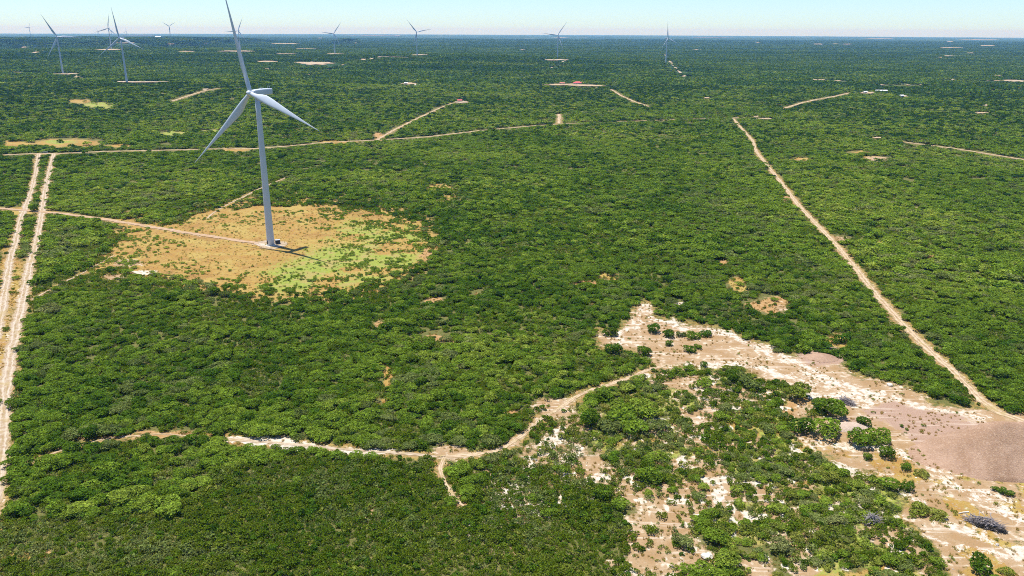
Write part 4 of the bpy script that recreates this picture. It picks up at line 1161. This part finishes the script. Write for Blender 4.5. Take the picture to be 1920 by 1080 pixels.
# ---- trees
INDIV = []
rest = {}
def add_trees(lod, spacing, r0, r1, azm, seed, rmean):
    p = grid_points(spacing, r0, r1, azm, 1.0, seed)
    r = np.random.default_rng(seed + 5)
    x, y = p.T
    tree, scrub, gap, fl, u, v, d, z = zones(x, y)
    keep = r.random(len(x)) < tree
    x, y, z, u, v, d = (q[keep] for q in (x, y, z, u, v, d)); fl = {k: q[keep] for k, q in fl.items()}
    big = fbm(x / 26, y / 26, 75, 3)
    R_ = rmean * np.clip(0.55 + 1.0 * big + 0.28 * r.normal(size=len(x)), 0.45, 1.7)
    R_ = np.where(fl['mixed'], R_ * (0.5 + 0.35 * r.random(len(x))), R_)
    H_ = R_ * (0.46 + 0.42 * r.random(len(x)) ** 1.4)
    H_ = np.minimum(H_, 3.6)
    ok = keep_off(x, y, np.minimum(H_ * 1.15, 3.6), R_ * 0.55 if lod != 'far' else R_ * 0.4)
    for sx, sy, srr in zip(SX, SY, SR): ok &= np.hypot(x - sx, y - sy) > srr * 0.8 + R_ * 0.35
    x, y, z, u, v, d, R_, H_ = (q[ok] for q in (x, y, z, u, v, d, R_, H_)); fl = {k: q[ok] for k, q in fl.items()}
    k = kinds_for(x, y, len(x), fl, seed + 9)
    rot = r.random(len(x)) * 6.283
    return x, y, z, u, v, d, R_, H_, k, rot

tn = add_trees('near', 2.9, 118, 430, 46, 11, 2.25)
x, y, z, u, v, d, R_, H_, k, rot = tn
frame = (u > -10) & (u < 1930) & (v > 60) & (v < 1095)
size = R_ / d * np.where(frame, 1, 0)
pick = np.argsort(-size)[:300]
isind = np.zeros(len(x), bool); isind[pick] = True
print('trees near', len(x))

TREE_MESH = {}
for kd in KN:
    TREE_MESH[kd] = []
    for q in range(6):
        me, cen, lr = crown_mesh('crown', M['leaf_' + kd], seed=9000 + 50 * KN.index(kd) + q, cards=950, size=0.082, **KIND_SHAPE[kd])
        TREE_MESH[kd].append((me, bm_mesh('trunk', trunk_bm(cen, lr, q), M['bark'])))
BUSH_MESH = {}
for kd in KN:
    BUSH_MESH[kd] = []
    for q in range(6):
        kw = dict(KIND_SHAPE[kd]); kw.update(base=0.0, zlo=0.10, nl=16)
        me, cen, lr = crown_mesh('crown', M['leaf_' + kd], seed=9500 + 50 * KN.index(kd) + q, cards=950, size=0.085, **kw)
        BUSH_MESH[kd].append((me, bm_mesh('trunk', trunk_bm(cen, lr, q), M['bark'])))
def tree(x, y, z, R_, H_, kd, q, rot, label, cat, group, name):
    lib = BUSH_MESH if name == 'bush' else TREE_MESH
    sq = 0.84 + 0.36 * ((q * 37 + int(abs(x) * 10)) % 11) / 10
    root = empty(name, (x, y, z), rot, (R_ * sq, R_ / sq, H_))
    tag(root, label, cat, group)
    link('crown', lib[kd][q][0], root); link('trunk', lib[kd][q][1], root)
    return root
def region(x, y, u, v):
    X, Y = np.array([x]), np.array([y])
    near = [(line_dist(X, Y, ROADW[i][1])[0], t) for i, t in ((0, 'the long straight dirt road'), (1, 'the twin tracks'), (10, 'the winding pale track'), (11, 'the winding pale track'))]
    dm, nm = min(near)
    if dm < 9: 
        if nm == 'the winding pale track': return 'bordering the winding pale track, ' + ('upper side' if v < 820 else 'lower side')
        return 'bordering ' + nm
    if -30 < pip_sd(np.array([u]), np.array([v]), CLEARING)[0] < 0: return 'on the rim of the bare clearing'
    if u < 420 and v > 815 or v > 860 and u < 900: return 'among the low scrub at lower left'
    if u > 1370 and u - 1375 > (v - 222) * 0.82: return 'beyond the long dirt road'
    if u > 1400 and v < 760: return 'between long dirt road and clearing'
    if u > 1080 and v > 690: return 'in the loose lower right thicket'
    if u < 540: return 'deep in the wide central thicket, left half'
    if u < 1080: return 'deep in the wide central thicket, right half'
    return 'behind the bare clearing'
KD_W = {'bright': 'bright green mesquite tree', 'dark': 'dark green brush tree', 'grey': 'grey green brush tree', 'olive': 'olive tinged brush tree', 'cedar': 'dark cedar'}
SZ = np.percentile(R_[isind], [30, 70])
for i in np.where(isind)[0]:
    kd = KN[k[i]]; rg = region(x[i], y[i], u[i], v[i])
    sz = 'broad ' if R_[i] > SZ[1] else 'small ' if R_[i] < SZ[0] else ''
    tree(x[i], y[i], z[i], R_[i], H_[i], kd, i % 6, rot[i], f'{sz}{KD_W[kd]} {rg}', 'tree', f'{sz}{KD_W[kd]}s {rg}', 'mesquite_tree' if kd == 'bright' else 'brush_tree')
for i, (sx, sy, srr, hf, kd, lb, gp) in enumerate(SOLO):
    tree(sx, sy, float(hgt(sx, sy)), srr, srr * hf, kd, i % 6, i * 1.3, lb, 'tree' if 'tree' in lb or 'mesquite' in lb or 'one' in lb.split() else 'bush', gp, 'mesquite_tree' if 'tree' in lb or 'mesquite' in lb or 'one' in lb.split() else 'bush')

def put(prefix, dat, lod, sel=None):
    x, y, z, u, v, d, R_, H_, k, rot = dat
    nm = {'bright': 'mesquite_thicket', 'dark': 'dark_brush', 'grey': 'grey_brush', 'olive': 'olive_brush', 'cedar': 'cedar_brush'}
    where = {'near': 'in the nearer brushland', 'mid': 'in the middle distance', 'far': 'farther out'}[lod]
    for q, kd in enumerate(KN):
        s = (k == q) if sel is None else (k == q) & sel
        if s.sum() == 0: continue
        scatter(nm[kd], CO[kd, lod], np.stack([x[s], y[s], z[s] - 0.1], 1), rot[s], R_[s], f'{nm[kd].replace("_", " ")} of uncounted trees {where}', 'brush', H_[s])
put('', tn, 'near', ~isind)
tm = add_trees('mid', 3.5, 430, 950, 42, 12, 2.75); put('', tm, 'mid')
tf2 = add_trees('far', 5.0, 950, 1900, 39, 13, 3.6); put('', tf2, 'far')
print('mid', len(tm[0]), 'far', len(tf2[0]))

# ---- far canopy in patches
p = np.concatenate([grid_points(50, 1880, 5000, 38, 0.5, 21), grid_points(62, 5000, 12500, 38, 0.5, 22)])
x, y = p.T
ok = keep_off(x, y, 3.0, 14.0)
x, y = x[ok], y[ok]
z = hgt(x, y)
dk = fbm(x / 900, y / 220, 95, 4) + 0.06 * sstep(2500, 7000, np.hypot(x, y))
sc = np.where(np.hypot(x, y) > 5000, 1.3, 1.0)
for nm, sel, co in (('far_brush', dk < 0.53, CO['patch']), ('far_dark_brush', dk >= 0.53, CO['patch_dark'])):
    scatter(nm, co, np.stack([x[sel], y[sel], z[sel] - 0.2], 1), rng.random(sel.sum()) * 6.283, sc[sel], 'unbroken %sbrush covering the plain towards the horizon' % ('darker ' if 'dark' in nm else ''), 'brush')
print('patches', len(x))

# ---- low scrub
p = grid_points(1.1, 116, 300, 47, 1.0, 31)
x, y = p.T
tree_, scrub_, gap, fl, u, v, d, z = zones(x, y)
r = np.random.default_rng(77)
want = np.where(fl['scrub'], 0.95, np.where(fl['open'], scrub_ * 0.7, np.where(gap > 0.58, 0.85, 0.4) * scrub_))
s = r.random(len(x)) < want
s &= keep_off(x, y, np.full(len(x), 0.7), 0.2)
x, y, z, fl = x[s], y[s], z[s], {k_: q[s] for k_, q in fl.items()}
n = len(x)
R_ = (0.6 + 0.9 * r.random(n) ** 2) * (0.7 + 0.8 * fbm(x / 9, y / 9, 99, 2))
kk = r.random(n)
gp = np.clip(0.16 + 2.2 * (fbm(x / 16, y / 16, 98, 3) - 0.5), 0.03, 0.6)
for nm, sel, co in (('low_scrub', kk > gp + 0.08, CO['scrub']), ('grey_scrub', kk < gp, CO['scrub_pale']), ('olive_scrub', (kk >= gp) & (kk <= gp + 0.08), CO['herb'])):
    scatter(nm, co, np.stack([x[sel], y[sel], z[sel] - 0.03], 1), r.random(sel.sum()) * 6.283, R_[sel], nm.replace('_', ' ') + ' of knee high shrubs in the foreground', 'scrub', R_[sel] * (0.8 + 0.5 * r.random(sel.sum())))
print('scrub', n)
p = grid_points(1.7, 300, 700, 43, 1.0, 32)
x, y = p.T
tree_, scrub_, gap, fl, u, v, d, z = zones(x, y)
s = (r.random(len(x)) < scrub_ * np.where(gap > 0.57, 0.75, 0.22)) & keep_off(x, y, np.full(len(x), 0.8), 0.3)
x, y, z = x[s], y[s], z[s]
scatter('undergrowth', CO['scrub'], np.stack([x, y, z - 0.03], 1), r.random(len(x)) * 6.283, 0.9 + 0.7 * r.random(len(x)), 'dark undergrowth filling gaps between the trees', 'scrub')

# ---- shrubs, tufts and stones on the open ground
p = grid_points(1.15, 130, 560, 46, 1.0, 33)
x, y = p.T
tree_, scrub_, gap, fl, u, v, d, z = zones(x, y)
offr = keep_off(x, y, np.full(len(x), 0.3), -0.6)
q = r.random(len(x)); gap2 = fbm(x / 6, y / 6, 121, 3)
inT = fl['turb'] & offr
rightness = sstep(560, 700, u) * 1.4 + sstep(505, 540, v) * 0.6 + sstep(330, 240, u) * 0.9 + sstep(412, 398, v) * sstep(560, 620, u) * 0.8
s = inT & (q < 0.002 + 0.24 * rightness * sstep(0.45, 0.6, gap2) + 0.20 * fl['edge'] * sstep(0.42, 0.6, gap2))
scatter('clearing_shrubs', CO['bright', 'mid'], np.stack([x[s], y[s], z[s] - 0.05], 1), r.random(s.sum()) * 6.283, 0.6 + 1.0 * r.random(s.sum()) ** 2, 'scattered low green shrubs dotting the turbine clearing', 'scrub', (0.45 + 0.5 * r.random(s.sum())))
s2 = inT & ~s & (q > 0.90)
s3 = fl['clear'] & offr & (q > 0.80) & (gap2 > 0.46)
s4 = (fl['spot'] | fl['open']) & offr & (q > 0.76) & (u > -60) & (u < 1990)
s5 = s2 & ((fl['lush'] & (q > 0.91)) | (q > 0.992))
s2 &= ~s5
sA = s2 | s3 | s4
scatter('dry_grass', CO['tuft'], np.stack([x[sA], y[sA], z[sA]], 1), r.random(sA.sum()) * 6.283, 0.35 + 0.5 * r.random(sA.sum()), 'straw coloured grass tufts on the open ground', 'grass')
s6 = s5 | (fl['clear'] & offr & (q < 0.035) & (gap2 > 0.5)) | (fl['open'] & offr & (q < 0.05))
scatter('green_weeds', CO['herb'], np.stack([x[s6], y[s6], z[s6]], 1), r.random(s6.sum()) * 6.283, 0.35 + 0.5 * r.random(s6.sum()), 'low olive weeds on the open ground', 'weeds')
s7 = (fl['clear'] | fl['open']) & (r.random(len(x)) < 0.10 * sstep(0.42, 0.6, gap2))
scatter('loose_stones', CO['rock'], np.stack([x[s7], y[s7], z[s7] + 0.02], 1), r.random(s7.sum()) * 6.283, 0.12 + 0.5 * r.random(s7.sum()) ** 3, 'pale loose caliche stones on the bare ground', 'stones')
print('open', s.sum(), sA.sum(), s6.sum(), s7.sum())

# ------------------------------------------------------------------ dead brush, logs, rocks
def brush_heap(px, py, L, W, Hh, rot, label, n=150, seed=1, name='dead_brush_heap', dark=True):
    root = empty(name, on(px, py), rot)
    tag(root, label, 'brush heap')
    r = random.Random(seed)
    bm = bmesh.new()
    for k in range(n):
        a = (r.random() - 0.5) * L; b = r.gauss(0, 0.25) * W; e = max(0.05, 1 - (2 * a / L) ** 2 - (b / W) ** 2 * 1.5)
        c = Vector((a, b, 0.15 + Hh * e * r.random()))
        dv = Vector((r.gauss(0.8, 0.4), r.gauss(0, 0.45), r.gauss(0, 0.22))).normalized() * (0.8 + 1.6 * r.random())
        tube(bm, [c - dv, c + dv * 0.2 + Vector((0, 0, 0.1 * r.gauss(0, 1))), c + dv], [0.09, 0.06, 0.02], 4)
    link('branches', bm_mesh('branches', bm, M['dead']), root)
    bm = bmesh.new()
    for k in range(n // 2):
        a = (r.random() - 0.5) * L * 0.9; b = r.gauss(0, 0.2) * W
        c = Vector((a, b - 0.2 * W, 0.1 + 0.4 * Hh * r.random()))
        dv = Vector((r.gauss(0, 1), r.gauss(0, 1), r.gauss(0.5, 0.6))).normalized() * (0.5 + 0.6 * r.random())
        tube(bm, [c - dv, c + dv], [0.05, 0.015], 3)
    link('twigs', bm_mesh('twigs', bm, M['bark'] if dark else M['dead']), root)
    return root
hp = brush_heap(1848, 985, 7.6, 2.6, 2.3, -0.5, 'long heap of grey dead branches over a dark hollow, at lower right', 170, 1)
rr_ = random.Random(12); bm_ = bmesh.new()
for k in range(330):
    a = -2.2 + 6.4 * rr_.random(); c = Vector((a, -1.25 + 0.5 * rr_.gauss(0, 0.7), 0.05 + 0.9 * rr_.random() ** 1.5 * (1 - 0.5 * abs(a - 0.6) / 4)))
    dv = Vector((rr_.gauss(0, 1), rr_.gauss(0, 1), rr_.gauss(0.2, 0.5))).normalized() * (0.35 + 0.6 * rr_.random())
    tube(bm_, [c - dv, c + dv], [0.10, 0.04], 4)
link('dark_brush', bm_mesh('dark_brush', bm_, M['dark_twig']), hp)  # near-black tangle added to stand in for the shade in the hollow
brush_heap(1588, 757, 4.2, 1.8, 1.7, -0.6, 'small grey dead bush at the edge of the caliche strip', 130, 2, 'dead_bush', False)
brush_heap(1636, 980, 2.6, 2.0, 2.6, 0.2, 'pale leafless bush in the lower right thicket', 90, 3, 'dead_bush', False)
lg = empty('fallen_log', on(1806, 962), 0.25); tag(lg, 'white fallen log left of the dead brush heap', 'log')
b_ = bmesh.new(); tube(b_, [(-1.5, 0, 0.15), (0, 0.08, 0.2), (1.6, -0.05, 0.17)], [0.13, 0.17, 0.2], 8); link('log', bm_mesh('log', b_, M['rock']), lg)
def boulder(px, py, s, label, seed, mat='rock'):
    bm = bmesh.new(); bmesh.ops.create_icosphere(bm, subdivisions=2, radius=0.5)
    r = random.Random(seed)
    for v in bm.verts: v.co = Vector((v.co.x * 1.3, v.co.y, v.co.z * 0.7)) * (0.85 + 0.3 * r.random())
    o = link('boulder', bm_mesh('boulder', bm, M[mat])); o.location = on(px, py) + Vector((0, 0, 0.15 * s)); o.scale = (s, s, s); o.rotation_euler = (0, 0, seed)
    tag(o, label, 'rock')
boulder(1832, 978, 1.2, 'small white rock under the dead brush heap', 1)
boulder(1668, 723, 1.8, 'white boulder at the foot of the tree belt', 2)
boulder(1325, 1045, 2.2, 'pale boulder in the lower right thicket near the bottom edge', 3)
boulder(1870, 1022, 0.8, 'small dark stone below the dead brush heap', 4, 'rock_grey')

# white cattle guard at the head of the twin tracks
cg = empty('gate', on(83, 287)); tag(cg, 'white pipe gate at the head of the twin tracks', 'gate')
for sx in (-3.2, 3.2):
    b_ = bmesh.new(); tube(b_, [(sx, 0, -0.2), (sx, 0, 1.7)], [0.22, 0.22], 8); link('post', bm_mesh('post', b_, M['white']), cg)
for kz in (0.5, 0.95, 1.4):
    b_ = bmesh.new(); tube(b_, [(-3.1, 0, kz), (3.1, 0, kz)], [0.09, 0.09], 6); link('rail', bm_mesh('rail', b_, M['white']), cg)
